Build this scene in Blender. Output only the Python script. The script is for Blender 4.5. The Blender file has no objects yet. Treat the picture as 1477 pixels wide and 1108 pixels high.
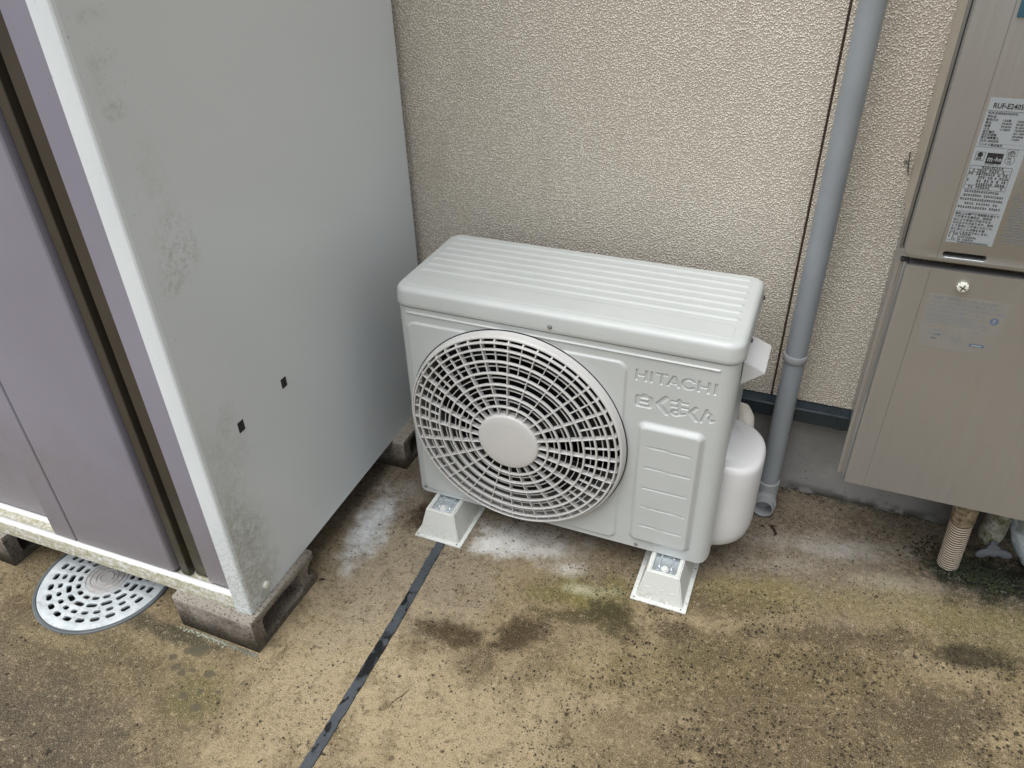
import bpy, bmesh, math, random
import numpy as np
from mathutils import Vector, Matrix
random.seed(7)
PI = math.pi
sc = bpy.context.scene
col = sc.collection

# ------------------------------------------------------------------ camera
cam = bpy.data.cameras.new('camera')
cam_ob = bpy.data.objects.new('camera', cam)
col.objects.link(cam_ob)
R = Matrix(((0.9254414895, -0.1943445197, 0.3252510679),
            (0.3780784783, 0.5298427785, -0.7591595974),
            (-0.0247934222, 0.8255282174, 0.5638159704)))
cam_ob.matrix_world = Matrix.Translation((0.72686, -1.12699, 1.25823)) @ R.to_4x4()
cam.sensor_fit = 'HORIZONTAL'
cam.sensor_width = 36.0
cam.lens = 1101.72 / 1477.0 * 36.0
cam.clip_start = 0.02
cam.clip_end = 500.0
sc.camera = cam_ob

# ------------------------------------------------------------------ world, sun, exposure
SUN_EL, SUN_AZ = math.radians(68), math.radians(-116)     # azimuth of the sun seen from the scene, 0 = +x
world = bpy.data.worlds.new('World')
sc.world = world
world.use_nodes = True
wn, wl = world.node_tree.nodes, world.node_tree.links
wn.clear()
sky = wn.new('ShaderNodeTexSky')
sky.sky_type = 'NISHITA'
sky.sun_disc = False
sky.sun_elevation = SUN_EL
sky.sun_rotation = PI / 2 - SUN_AZ
sky.air_density = 1.0
sky.dust_density = 4.0
hsv = wn.new('ShaderNodeHueSaturation')                   # overcast: the blue is nearly gone
hsv.inputs['Saturation'].default_value = 0.30
bg = wn.new('ShaderNodeBackground')
bg.inputs['Strength'].default_value = 0.10
wo = wn.new('ShaderNodeOutputWorld')
wl.new(sky.outputs[0], hsv.inputs['Color'])
wl.new(hsv.outputs[0], bg.inputs['Color'])
wl.new(bg.outputs[0], wo.inputs['Surface'])
sun = bpy.data.lights.new('sun', 'SUN')
sun.energy = 1.4
sun.angle = math.radians(60)
sun.color = (0.965, 0.985, 1.0)
sun_ob = bpy.data.objects.new('sun', sun)
col.objects.link(sun_ob)
sd = Vector((math.cos(SUN_EL) * math.cos(SUN_AZ), math.cos(SUN_EL) * math.sin(SUN_AZ), math.sin(SUN_EL)))
sun_ob.rotation_euler = (-sd).to_track_quat('-Z', 'Y').to_euler()
sun_ob.location = (0, -3, 6)
sc.view_settings.view_transform = 'Standard'
sc.view_settings.look = 'None'
sc.view_settings.gamma = 1.0
sc.view_settings.use_curve_mapping = False
sc.view_settings.exposure = 0.86

# ------------------------------------------------------------------ node helper
class NB:
    def __init__(s, name):
        s.m = bpy.data.materials.new(name)
        s.m.use_nodes = True
        s.n, s.l = s.m.node_tree.nodes, s.m.node_tree.links
        s.n.clear()
        s.out = s.n.new('ShaderNodeOutputMaterial')
        s.b = s.n.new('ShaderNodeBsdfPrincipled')
        s.l.new(s.b.outputs[0], s.out.inputs['Surface'])
        s.geo = s.n.new('ShaderNodeNewGeometry')
        s.pos = s.geo.outputs['Position']
        s.nrm = s.geo.outputs['Normal']
        s._sep = None
    def put(s, sock, v):
        if isinstance(v, bpy.types.NodeSocket):
            s.l.new(v, sock)
        elif isinstance(v, (tuple, list)) and len(v) == 3 and sock.type == 'RGBA':
            sock.default_value = (*v, 1)
        else:
            sock.default_value = v
    def math(s, op, a, b=0.0, c=None, clamp=False):
        n = s.n.new('ShaderNodeMath'); n.operation = op; n.use_clamp = clamp
        s.put(n.inputs[0], a); s.put(n.inputs[1], b)
        if c is not None: s.put(n.inputs[2], c)
        return n.outputs[0]
    def xyz(s):
        if s._sep is None:
            n = s.n.new('ShaderNodeSeparateXYZ'); s.l.new(s.pos, n.inputs[0]); s._sep = n
        return s._sep.outputs
    def scale(s, v, k):
        n = s.n.new('ShaderNodeVectorMath'); n.operation = 'MULTIPLY'
        s.put(n.inputs[0], v); n.inputs[1].default_value = k
        return n.outputs[0]
    def add(s, a, b):
        n = s.n.new('ShaderNodeVectorMath'); n.operation = 'ADD'
        s.put(n.inputs[0], a); s.put(n.inputs[1], b)
        return n.outputs[0]
    def noise(s, sc_, det=3.0, rough=0.55, vec=None, dist=0.0, color=False):
        n = s.n.new('ShaderNodeTexNoise')
        s.put(n.inputs['Vector'], vec if vec is not None else s.pos)
        n.inputs['Scale'].default_value = sc_; n.inputs['Detail'].default_value = det
        n.inputs['Roughness'].default_value = rough; n.inputs['Distortion'].default_value = dist
        return n.outputs['Color' if color else 'Fac']
    def voro(s, sc_, vec=None, out='Distance', feature='F1', rnd=1.0):
        n = s.n.new('ShaderNodeTexVoronoi'); n.feature = feature
        s.put(n.inputs['Vector'], vec if vec is not None else s.pos)
        n.inputs['Scale'].default_value = sc_; n.inputs['Randomness'].default_value = rnd
        return n.outputs[out]
    def step(s, v, lo, hi, a=0.0, b=1.0, smooth=True):
        n = s.n.new('ShaderNodeMapRange')
        n.interpolation_type = 'SMOOTHSTEP' if smooth else 'LINEAR'
        s.put(n.inputs['Value'], v)
        n.inputs['From Min'].default_value = lo; n.inputs['From Max'].default_value = hi
        n.inputs['To Min'].default_value = a; n.inputs['To Max'].default_value = b
        return n.outputs[0]
    def mix(s, f, a, b, mode='MIX'):
        n = s.n.new('ShaderNodeMix'); n.data_type = 'RGBA'; n.blend_type = mode
        n.clamp_factor = True
        s.put(n.inputs[0], f); s.put(n.inputs[6], a); s.put(n.inputs[7], b)
        return n.outputs[2]
    def bump(s, h, strength=0.3, dist=0.001, normal=None):
        n = s.n.new('ShaderNodeBump')
        n.inputs['Strength'].default_value = strength; n.inputs['Distance'].default_value = dist
        s.put(n.inputs['Height'], h)
        if normal is not None: s.l.new(normal, n.inputs['Normal'])
        return n.outputs[0]
    def set(s, **k):
        names = dict(color='Base Color', rough='Roughness', metal='Metallic', normal='Normal', spec='Specular IOR Level', coat='Coat Weight', coat_rough='Coat Roughness')
        for a, v in k.items():
            s.put(s.b.inputs[names[a]], v)
        return s.m

def plain(name, color, rough=0.5, metal=0.0, var=0.06, bump=0.0, bscale=300.0, spec=0.5):
    b = NB(name)
    n = b.noise(9.0, 4.0, 0.6)
    f = b.step(n, 0.3, 0.7, 1 - var, 1 + var)
    c = b.n.new('ShaderNodeVectorMath'); c.operation = 'SCALE'
    c.inputs[0].default_value = color; b.put(c.inputs['Scale'], f)
    r = b.step(b.noise(22.0, 3.0), 0.3, 0.7, max(0, rough - 0.05), min(1, rough + 0.06))
    kw = dict(color=c.outputs[0], rough=r, metal=metal, spec=spec)
    if bump > 0:
        kw['normal'] = b.bump(b.noise(bscale, 2.0), bump, 0.0006)
    return b.set(**kw)

M = {}
def m_unit():
    b = NB('unit_paint')
    c = b.mix(b.step(b.noise(6, 4.0, 0.6), 0.3, 0.7), (0.455, 0.478, 0.465), (0.485, 0.507, 0.494))
    x, y, z = b.xyz()
    sp = b.step(b.noise(330, 3.0, 0.6), 0.70, 0.76)
    c = b.mix(b.math('MULTIPLY', sp, 0.6), c, (0.80, 0.81, 0.80))
    dust = b.math('MULTIPLY', b.step(b.noise(26, 5.0, 0.7), 0.50, 0.70), b.step(z, 0.16, 0.08))
    c = b.mix(b.math('MULTIPLY', dust, 0.25), c, (0.36, 0.33, 0.27))
    c = b.mix(b.math('MULTIPLY', b.math('MULTIPLY', b.step(b.noise(14, 5.0, 0.7, dist=1.0), 0.52, 0.72), b.step(z, 0.585, 0.592)), 0.20), c, (0.47, 0.46, 0.43))
    r = b.step(b.noise(18, 4.0, 0.65), 0.3, 0.7, 0.33, 0.45)
    return b.set(color=c, rough=r, normal=b.bump(b.noise(900, 2.0), 0.06, 0.0006))
M['unit_paint'] = m_unit()
M['grille_plastic'] = plain('grille_plastic', (0.54, 0.535, 0.515), 0.38, var=0.02)
M['cover_plastic'] = plain('cover_plastic', (0.60, 0.60, 0.595), 0.34, var=0.02)
def m_foot():
    b = NB('foot_plastic')
    x, y, z = b.xyz()
    c = b.mix(b.noise(12, 4.0), (0.59, 0.605, 0.57), (0.62, 0.635, 0.60))
    d = b.math('MULTIPLY', b.step(b.noise(80, 6.0, 0.75), 0.48, 0.66), b.step(z, 0.05, 0.0, 0.05, 0.5))
    c = b.mix(d, c, (0.30, 0.26, 0.19))
    return b.set(color=c, rough=0.5, normal=b.bump(b.noise(500, 2.0), 0.1, 0.0006))
M['foot_plastic'] = m_foot()
M['zinc'] = plain('zinc', (0.74, 0.79, 0.83), 0.30, 0.85, var=0.15)
M['screw_metal'] = plain('screw_metal', (0.35, 0.34, 0.33), 0.3, 0.9, var=0.1)
M['dark_screw'] = plain('dark_screw', (0.09, 0.09, 0.085), 0.35, 0.8)
M['black'] = plain('black_plastic', (0.012, 0.012, 0.013), 0.6)
M['fan_plastic'] = plain('fan_plastic', (0.011, 0.013, 0.015), 0.35)
M['shroud'] = plain('shroud_paint', (0.17, 0.175, 0.16), 0.5)
M['coil'] = plain('coil_metal', (0.006, 0.006, 0.006), 0.7)
M['pipe_grey'] = plain('pipe_grey', (0.25, 0.275, 0.295), 0.33, var=0.07)
M['outlet_grey'] = plain('outlet_grey', (0.27, 0.28, 0.285), 0.4, var=0.08)
M['flash_dark'] = plain('flashing_paint', (0.016, 0.026, 0.034), 0.3, var=0.2)
M['valve_grey'] = plain('valve_grey', (0.055, 0.062, 0.068), 0.5, 0.0, var=0.1)
M['insulation'] = plain('insulation_tape', (0.62, 0.59, 0.52), 0.6, var=0.06, bump=0.2, bscale=120)
M['cap_white'] = plain('cap_white', (0.68, 0.68, 0.60), 0.4)
M['label_paper'] = plain('label_paper', (0.29, 0.315, 0.325), 0.4, var=0.03)
M['label_clear'] = plain('label_clear', (0.375, 0.385, 0.385), 0.36, 0.72, var=0.03)
M['ink'] = plain('ink_black', (0.015, 0.015, 0.017), 0.5)
M['ink_blue'] = plain('ink_blue', (0.10, 0.13, 0.19), 0.5)
M['ink_grey'] = plain('ink_grey', (0.20, 0.23, 0.26), 0.5)
M['panel_blue'] = plain('panel_blue', (0.035, 0.11, 0.16), 0.25)
M['leaf_brown'] = plain('leaf_brown', (0.06, 0.025, 0.015), 0.6, var=0.3)
M['twig_brown'] = plain('twig_brown', (0.10, 0.06, 0.03), 0.7, var=0.3)
M['leaf_dark'] = plain('leaf_dark', (0.02, 0.018, 0.014), 0.6, var=0.3)
M['grit'] = plain('grit_mixed', (0.05, 0.055, 0.04), 0.8, var=0.6)
M['pebble'] = plain('pebble_pale', (0.22, 0.23, 0.18), 0.6, var=0.5)
M['moss'] = plain('moss_green', (0.020, 0.026, 0.008), 0.95, var=0.4, bump=0.8, bscale=700)
M['groove_dirt_shade'] = plain('groove_dirt_shade', (0.10, 0.07, 0.045), 0.9)  # dirt plus painted shade, so the hose corrugation stands out
def m_fit():
    b = NB('fitting_brown')
    c = b.mix(b.step(b.noise(60, 6.0, 0.75), 0.38, 0.60), (0.36, 0.29, 0.20), (0.15, 0.115, 0.07))
    c = b.mix(b.step(b.noise(120, 5.0, 0.75), 0.56, 0.64), c, (0.05, 0.04, 0.025))
    return b.set(color=c, rough=0.8, normal=b.bump(b.noise(200, 4.0), 0.5, 0.001))
M['fitting'] = m_fit()

def m_heater():
    b = NB('heater_metal')
    st = b.noise(3.0, 4.0, 0.6, vec=b.scale(b.pos, (90, 90, 1.0)))
    lg = b.noise(2.2, 3.0, 0.5)
    c = b.mix(b.step(lg, 0.3, 0.7), (0.365, 0.365, 0.360), (0.41, 0.41, 0.405))
    r = b.step(st, 0.3, 0.7, 0.30, 0.40)
    return b.set(color=c, rough=r, metal=0.75, normal=b.bump(b.noise(260, 2.0), 0.04, 0.0004))
M['heater'] = m_heater()
M['side_reflection'] = plain('side_reflection', (0.50, 0.46, 0.39), 0.38, 0.45, var=0.05)  # heater metal with the wall's warm reflection painted into the colour
M['heater_flange'] = plain('heater_flange', (0.22, 0.22, 0.205), 0.4, 0.6, var=0.05)

def m_stucco():
    b = NB('stucco')
    v = b.scale(b.pos, (1.0, 1.0, 1.0))
    dv = b.add(v, b.scale(b.noise(170, 2.0, color=True), (0.0022, 0.0022, 0.0022)))
    h1 = b.step(b.voro(270, dv), 0.05, 0.65, 1, 0)
    h2 = b.noise(380, 2.0, 0.6)
    h = b.math('ADD', b.math('MULTIPLY', h1, 0.85), b.math('MULTIPLY', h2, 0.35))
    base = b.mix(b.step(b.noise(3.5, 4.0, 0.6), 0.3, 0.7), (0.785, 0.735, 0.635), (0.83, 0.78, 0.68))
    pit = b.step(h, 0.26, 0.46)
    c = b.mix(pit, b.mix(0.60, base, (0.24, 0.20, 0.155)), base)
    x, y, z = b.xyz()
    streak = b.math('MULTIPLY', b.step(b.noise(5.0, 5.0, 0.65, vec=b.scale(b.pos, (4.0, 1.0, 0.6))), 0.50, 0.70), 0.16)
    c = b.mix(streak, c, (0.36, 0.33, 0.28))
    low = b.math('MULTIPLY', b.step(z, 0.26, 0.50, 1, 0), b.step(b.noise(6, 4.0), 0.4, 0.65))
    c = b.mix(b.math('MULTIPLY', low, 0.20), c, (0.28, 0.25, 0.20))
    return b.set(color=c, rough=0.95, spec=0.1, normal=b.bump(h, 1.0, 0.0023))
M['stucco'] = m_stucco()
M['sealant'] = plain('joint_sealant', (0.10, 0.06, 0.045), 0.7)

def m_found():
    b = NB('foundation_mortar')
    n = b.noise(7, 5.0, 0.65)
    c = b.mix(b.step(n, 0.3, 0.7), (0.20, 0.197, 0.188), (0.28, 0.273, 0.26))
    x, y, z = b.xyz()
    c = b.mix(b.math('MULTIPLY', b.step(z, 0.0, 0.035, 1, 0), b.step(b.noise(30, 4.0), 0.35, 0.6)), c, (0.05, 0.045, 0.035))
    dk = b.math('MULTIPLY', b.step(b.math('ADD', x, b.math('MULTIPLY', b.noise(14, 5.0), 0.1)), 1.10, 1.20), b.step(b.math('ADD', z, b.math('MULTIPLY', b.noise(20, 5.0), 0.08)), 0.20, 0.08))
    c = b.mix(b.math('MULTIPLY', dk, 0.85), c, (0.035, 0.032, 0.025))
    sp = b.step(b.noise(160, 2.0), 0.66, 0.72)
    c = b.mix(b.math('MULTIPLY', sp, 0.6), c, (0.07, 0.06, 0.05))
    return b.set(color=c, rough=0.9, normal=b.bump(b.noise(140, 4.0, 0.7), 0.5, 0.002))
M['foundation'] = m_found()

def blob(b, cx, cy, rx, ry, ang=0.0, wob=0.62, hard=0.35, nscale=19):
    """an irregular patch on the ground, 0..1"""
    x, y, z = b.xyz()
    dx, dy = b.math('SUBTRACT', x, cx), b.math('SUBTRACT', y, cy)
    ca, sa = math.cos(ang), math.sin(ang)
    u = b.math('ADD', b.math('MULTIPLY', dx, ca / rx), b.math('MULTIPLY', dy, sa / rx))
    v = b.math('ADD', b.math('MULTIPLY', dx, -sa / ry), b.math('MULTIPLY', dy, ca / ry))
    d = b.math('SQRT', b.math('ADD', b.math('MULTIPLY', u, u), b.math('MULTIPLY', v, v)))
    key = ('wn', nscale)
    if not hasattr(b, 'cache'): b.cache = {}
    if key not in b.cache: b.cache[key] = b.noise(nscale, 5.0, 0.62)
    d = b.math('ADD', d, b.math('MULTIPLY', b.math('SUBTRACT', b.cache[key], 0.5), wob * 4))
    return b.step(d, hard, 1.25, 1, 0)

def m_ground():
    b = NB('stained_concrete')
    x, y, z = b.xyz()
    mott = b.noise(5.0, 6.0, 0.62)
    mid = b.noise(20.0, 6.0, 0.7)
    fine = b.noise(95.0, 6.0, 0.75)
    warp = b.add(b.pos, b.scale(b.noise(16.0, 4.0, 0.65, color=True), (0.05, 0.05, 0.0)))
    c = b.mix(b.step(mott, 0.34, 0.66), (0.235, 0.19, 0.12), (0.355, 0.295, 0.195))
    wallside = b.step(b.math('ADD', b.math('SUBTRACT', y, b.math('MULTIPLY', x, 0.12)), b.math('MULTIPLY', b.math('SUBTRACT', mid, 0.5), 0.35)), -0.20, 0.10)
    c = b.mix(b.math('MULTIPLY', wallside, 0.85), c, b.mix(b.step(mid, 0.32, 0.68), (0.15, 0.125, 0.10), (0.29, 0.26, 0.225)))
    c = b.mix(b.math('MULTIPLY', blob(b, 0.05, -0.17, 0.24, 0.24), 0.8), c, b.mix(b.step(mid, 0.3, 0.7), (0.25, 0.215, 0.17), (0.36, 0.325, 0.27)))
    fl = blob(b, -0.44, -0.76, 0.42, 0.175, -0.05, 0.5, 0.4, 7)
    c = b.mix(b.math('MULTIPLY', fl, 0.85), c, b.mix(b.step(mid, 0.32, 0.68), (0.075, 0.062, 0.044), (0.15, 0.124, 0.086)))
    def patch(args, colr, amt, **k):
        nonlocal c
        c = b.mix(b.math('MULTIPLY', blob(b, *args, **k), amt), c, colr)
    pale = (0.44, 0.375, 0.26)
    patch((0.02, -0.42, 0.17, 0.30), pale, 0.8)
    patch((0.02, -0.25, 0.10, 0.20), (0.37, 0.325, 0.255), 0.7)
    patch((0.17, -0.20, 0.08, 0.14), (0.37, 0.32, 0.245), 0.6)
    patch((0.20, -0.42, 0.06, 0.05), (0.46, 0.40, 0.30), 0.6)
    patch((0.30, -0.46, 0.26, 0.20), pale, 0.7)
    patch((0.62, -0.30, 0.32, 0.14, 0.3), pale, 0.6)
    patch((-0.28, -0.54, 0.16, 0.06), (0.30, 0.255, 0.155), 0.6)
    patch((-0.50, -0.58, 0.30, 0.06, 0.1), (0.17, 0.14, 0.085), 0.7)
    patch((-0.70, -0.42, 0.12, 0.16), (0.16, 0.13, 0.08), 0.7)
    patch((-0.50, -0.585, 0.12, 0.018, 0.1), (0.36, 0.31, 0.19), 0.6)
    olive = (0.20, 0.185, 0.055)
    patch((0.44, -0.10, 0.12, 0.055, 0.25), olive, 0.75)
    patch((0.74, 0.02, 0.14, 0.06, 0.3), (0.24, 0.21, 0.09), 0.6)
    patch((1.00, 0.09, 0.28, 0.055, 0.25), (0.27, 0.235, 0.12), 0.5)
    patch((0.75, -0.18, 0.35, 0.07, 0.35), (0.24, 0.205, 0.09), 0.6)
    patch((1.25, 0.10, 0.20, 0.12, 0.3), (0.20, 0.18, 0.08), 0.6)
    patch((-0.16, -0.58, 0.07, 0.06), (0.20, 0.185, 0.075), 0.7)
    dk = (0.075, 0.052, 0.024)
    patch((0.225, -0.285, 0.10, 0.032, 0.1), dk, 0.88)
    patch((0.345, -0.235, 0.07, 0.045, 0.9), dk, 0.88)
    patch((0.30, -0.33, 0.05, 0.05, 0.9), dk, 0.55)
    patch((0.40, -0.30, 0.03, 0.09, -0.5), dk, 0.35)
    patch((0.505, -0.135, 0.05, 0.06, 0.3), (0.075, 0.065, 0.02), 0.88)
    patch((0.43, -0.160, 0.07, 0.022, 0.3), (0.08, 0.068, 0.022), 0.75)
    patch((0.62, -0.120, 0.07, 0.030, 0.3), dk, 0.7)
    patch((0.015, -0.015, 0.04, 0.05), (0.06, 0.034, 0.017), 0.9)
    patch((-0.07, -0.02, 0.06, 0.04), (0.12, 0.085, 0.055), 0.6)
    patch((0.66, -0.04, 0.16, 0.04, 0.3), (0.12, 0.092, 0.05), 0.65)
    patch((0.93, -0.02, 0.22, 0.030, 0.35), (0.09, 0.072, 0.035), 0.65)
    patch((1.17, 0.02, 0.10, 0.035, 0.3), (0.06, 0.05, 0.022), 0.85)
    patch((1.08, -0.14, 0.14, 0.06, 0.5), (0.065, 0.056, 0.035), 0.85)
    patch((0.90, -0.10, 0.12, 0.04, 0.5), (0.10, 0.085, 0.04), 0.5)
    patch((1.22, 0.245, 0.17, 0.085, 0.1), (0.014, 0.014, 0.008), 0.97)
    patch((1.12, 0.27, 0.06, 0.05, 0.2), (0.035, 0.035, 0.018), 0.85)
    patch((-0.62, -0.50, 0.10, 0.05, 0.8), (0.13, 0.095, 0.05), 0.7)
    patch((-0.36, -0.60, 0.30, 0.06, 0.1), (0.14, 0.115, 0.065), 0.4)
    patch((0.95, -0.36, 0.5, 0.12, 0.3), (0.13, 0.10, 0.055), 0.65)
    patch((0.80, -0.25, 0.16, 0.09, 0.6), (0.09, 0.068, 0.035), 0.6)
    patch((0.68, -0.15, 0.10, 0.05, 0.3), (0.11, 0.095, 0.04), 0.6)
    patch((1.05, -0.22, 0.20, 0.06, 0.4), (0.09, 0.072, 0.038), 0.6)
    patch((0.5, -0.62, 0.45, 0.08, 0.3), (0.22, 0.18, 0.11), 0.4)
    patch((0.85, -0.20, 0.42, 0.16, 0.3), (0.165, 0.128, 0.075), 0.55)
    patch((0.62, -0.38, 0.18, 0.08, 0.3), (0.17, 0.135, 0.08), 0.4)
    lime = (0.66, 0.66, 0.65)
    limy = b.step(b.noise(60.0, 6.0, 0.75), 0.36, 0.60, 0.62, 1.0)
    def bloom(args, colr, amt):
        nonlocal c
        c = b.mix(b.math('MULTIPLY', b.math('MULTIPLY', blob(b, *args, wob=.5, hard=0.0), limy), amt), c, colr)
    bloom((0.205, -0.030, 0.075, 0.050, 0.1), lime, 1.0)
    bloom((0.25, -0.01, 0.17, 0.06, 0.1), (0.46, 0.455, 0.44), 0.8)
    bloom((0.300, -0.020, 0.060, 0.035, 0.1), lime, 0.9)
    bloom((0.375, -0.045, 0.050, 0.025, 0.2), lime, 0.7)
    bloom((0.26, 0.03, 0.15, 0.035, 0.1), (0.45, 0.45, 0.46), 0.8)
    bloom((-0.085, -0.085, 0.055, 0.15, 0.15), (0.56, 0.58, 0.59), 1.0)
    bloom((-0.06, 0.04, 0.05, 0.06), (0.46, 0.45, 0.44), 0.6)
    bloom((0.90, 0.23, 0.20, 0.035, 0.2), (0.44, 0.43, 0.41), 0.7)
    bloom((0.80, 0.13, 0.12, 0.03, 0.3), (0.40, 0.38, 0.34), 0.5)
    bloom((0.44, -0.085, 0.07, 0.02, 0.2), (0.52, 0.52, 0.40), 0.85)
    bloom((1.02, 0.16, 0.12, 0.03, 0.2), (0.44, 0.42, 0.33), 0.6)
    patch((-0.30, -0.485, 0.16, 0.022), (0.05, 0.05, 0.028), 0.8)
    # mottling at every scale
    n36 = b.noise(38.0, 6.0, 0.75, dist=0.8)
    c = b.mix(b.math('MULTIPLY', b.step(mid, 0.50, 0.70), 0.45), c, (0.12, 0.095, 0.055))
    c = b.mix(b.math('MULTIPLY', b.step(n36, 0.54, 0.68), 0.60), c, (0.11, 0.082, 0.045))
    c = b.mix(b.math('MULTIPLY', b.step(n36, 0.46, 0.32), 0.25), c, (0.48, 0.41, 0.29))
    c = b.mix(b.math('MULTIPLY', b.step(fine, 0.53, 0.66), 0.58), c, (0.50, 0.43, 0.31))
    c = b.mix(b.math('MULTIPLY', b.step(fine, 0.47, 0.34), 0.70), c, (0.085, 0.066, 0.04))
    grain = b.noise(420.0, 3.0, 0.7)
    c = b.mix(b.math('MULTIPLY', b.step(grain, 0.54, 0.66), 0.55), c, (0.62, 0.55, 0.43))
    c = b.mix(b.math('MULTIPLY', b.step(grain, 0.46, 0.34), 0.65), c, (0.07, 0.055, 0.035))
    bloom((0.205, -0.030, 0.065, 0.045, 0.1), (0.80, 0.81, 0.81), 0.8)
    bloom((0.27, -0.01, 0.13, 0.05, 0.1), (0.52, 0.52, 0.51), 0.5)
    bloom((-0.085, -0.085, 0.045, 0.13, 0.15), (0.68, 0.71, 0.73), 0.75)
    bloom((0.90, 0.21, 0.17, 0.03, 0.2), (0.46, 0.45, 0.43), 0.45)
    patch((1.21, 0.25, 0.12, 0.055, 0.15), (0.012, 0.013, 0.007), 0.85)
    patch((1.17, 0.02, 0.08, 0.03, 0.3), (0.05, 0.042, 0.02), 0.5)
    patch((0.345, -0.235, 0.05, 0.035, 0.9), (0.09, 0.062, 0.025), 0.45)
    patch((0.225, -0.285, 0.07, 0.025, 0.1), (0.10, 0.068, 0.028), 0.45)
    patch((0.505, -0.13, 0.045, 0.045, 0.3), (0.07, 0.062, 0.018), 0.5)
    patch((0.015, -0.012, 0.035, 0.04), (0.05, 0.03, 0.015), 0.5)
    # dark specks: irregular, of several sizes, in drifts
    drift = b.step(b.noise(7.0, 4.0, 0.6), 0.36, 0.56, 0.35, 1.0)
    def specks(sc_, rmax, dens, amt, colr=(0.028, 0.020, 0.012), side=None):
        nonlocal c
        vv = b.add(b.pos, b.scale(b.noise(sc_ * 2.2, 3.0, 0.7, color=True), (1.0 / sc_,) * 3))
        d = b.voro(sc_, vv)
        cc = b.n.new('ShaderNodeSeparateColor'); b.l.new(b.voro(sc_, vv, 'Color'), cc.inputs[0])
        rr = b.math('MULTIPLY', b.math('MULTIPLY', b.step(cc.outputs[0], 1 - dens, 1.0, 0.1, 1, False), rmax), drift)
        if side is not None: rr = b.math('MULTIPLY', rr, side)
        mk = b.step(b.math('SUBTRACT', d, rr), -0.07, 0.03, 1, 0)
        on = b.math('GREATER_THAN', cc.outputs[0], 1 - dens)
        c = b.mix(b.math('MULTIPLY', b.math('MULTIPLY', mk, on), amt), c, colr)
    specks(38, 0.24, 0.14, 0.8)
    specks(85, 0.32, 0.30, 0.8)
    specks(170, 0.42, 0.40, 0.75)
    right = b.step(b.math('ADD', x, b.math('MULTIPLY', b.math('SUBTRACT', mid, 0.5), 0.8)), 0.22, 0.60)
    right = b.math('MULTIPLY', right, b.step(y, 0.10, 0.0, 0.3, 1.0))
    specks(48, 0.27, 0.50, 0.80, (0.035, 0.028, 0.012), right)
    specks(88, 0.38, 0.60, 0.80, (0.035, 0.028, 0.012), right)
    specks(150, 0.50, 0.60, 0.85, (0.035, 0.028, 0.012), right)
    gm = b.n.new('ShaderNodeGamma'); b.l.new(c, gm.inputs['Color']); gm.inputs['Gamma'].default_value = 1.32
    c = b.mix(1.0, gm.outputs[0], (1.0, 0.985, 0.955), 'MULTIPLY')
    for px_, py_, r_ in ((-0.225, -0.500, .017), (-0.243, -0.508, .010), (-0.262, -0.53, .008), (-0.240, -0.545, .009), (-0.222, -0.552, .007), (-0.205, -0.54, .006), (-0.17, -0.535, .010), (-0.16, -0.57, .006), (-0.145, -0.60, .010), (-0.185, -0.59, .008), (-0.128, -0.56, .005)):
        patch((px_, py_, r_, r_ * 0.8, 0.3), (0.075, 0.066, 0.042), 0.8, wob=0.16, hard=0.85, nscale=40)
    h = b.math('ADD', b.math('MULTIPLY', b.noise(260, 4.0, 0.7), 0.8), b.math('MULTIPLY', b.noise(45, 4.0, 0.6), 1.0))
    r = b.step(mott, 0.3, 0.7, 0.68, 0.86)
    return b.set(color=c, rough=r, spec=0.35, normal=b.bump(h, 0.6, 0.003))
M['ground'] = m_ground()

def m_strip():
    b = NB('joint_rubber')
    n = b.noise(42, 4.0, 0.6, vec=b.scale(b.pos, (1.2, 0.8, 1)))
    wet = b.step(n, 0.55, 0.58)
    x, y, z = b.xyz()
    wet = b.math('MAXIMUM', wet, b.math('MULTIPLY', b.step(b.math('ABSOLUTE', b.math('SUBTRACT', y, -0.385)), 0.07, 0.04), b.step(n, 0.40, 0.48)))
    c = b.mix(wet, b.mix(b.noise(60, 4.0), (0.030, 0.038, 0.046), (0.060, 0.070, 0.080)), (0.006, 0.007, 0.008))
    return b.set(color=c, rough=b.step(wet, 0, 1, 0.7, 0.3), normal=b.bump(b.noise(300, 3.0), 0.4, 0.001))
M['strip'] = m_strip()

def m_block():
    b = NB('concrete_block')
    n = b.noise(20, 5.0, 0.7)
    c = b.mix(b.step(n, 0.3, 0.7), (0.10, 0.085, 0.07), (0.25, 0.22, 0.185))
    x, y, z = b.xyz()
    c = b.mix(b.math('MULTIPLY', b.step(z, 0.070, 0.083), 0.75), c, (0.36, 0.33, 0.28))  # top edge painted paler, as if lit from above
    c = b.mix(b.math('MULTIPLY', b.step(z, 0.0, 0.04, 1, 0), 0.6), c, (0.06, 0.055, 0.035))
    c = b.mix(b.math('MULTIPLY', b.step(b.noise(190, 5.0, 0.7), 0.52, 0.64), 0.85), c, (0.04, 0.033, 0.026))
    c = b.mix(b.math('MULTIPLY', b.step(b.noise(300, 3.0), 0.58, 0.7), 0.5), c, (0.38, 0.34, 0.28))
    return b.set(color=c, rough=0.95, spec=0.2, normal=b.bump(b.noise(240, 4.0, 0.75), 0.9, 0.003))
M['block'] = m_block()

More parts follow.
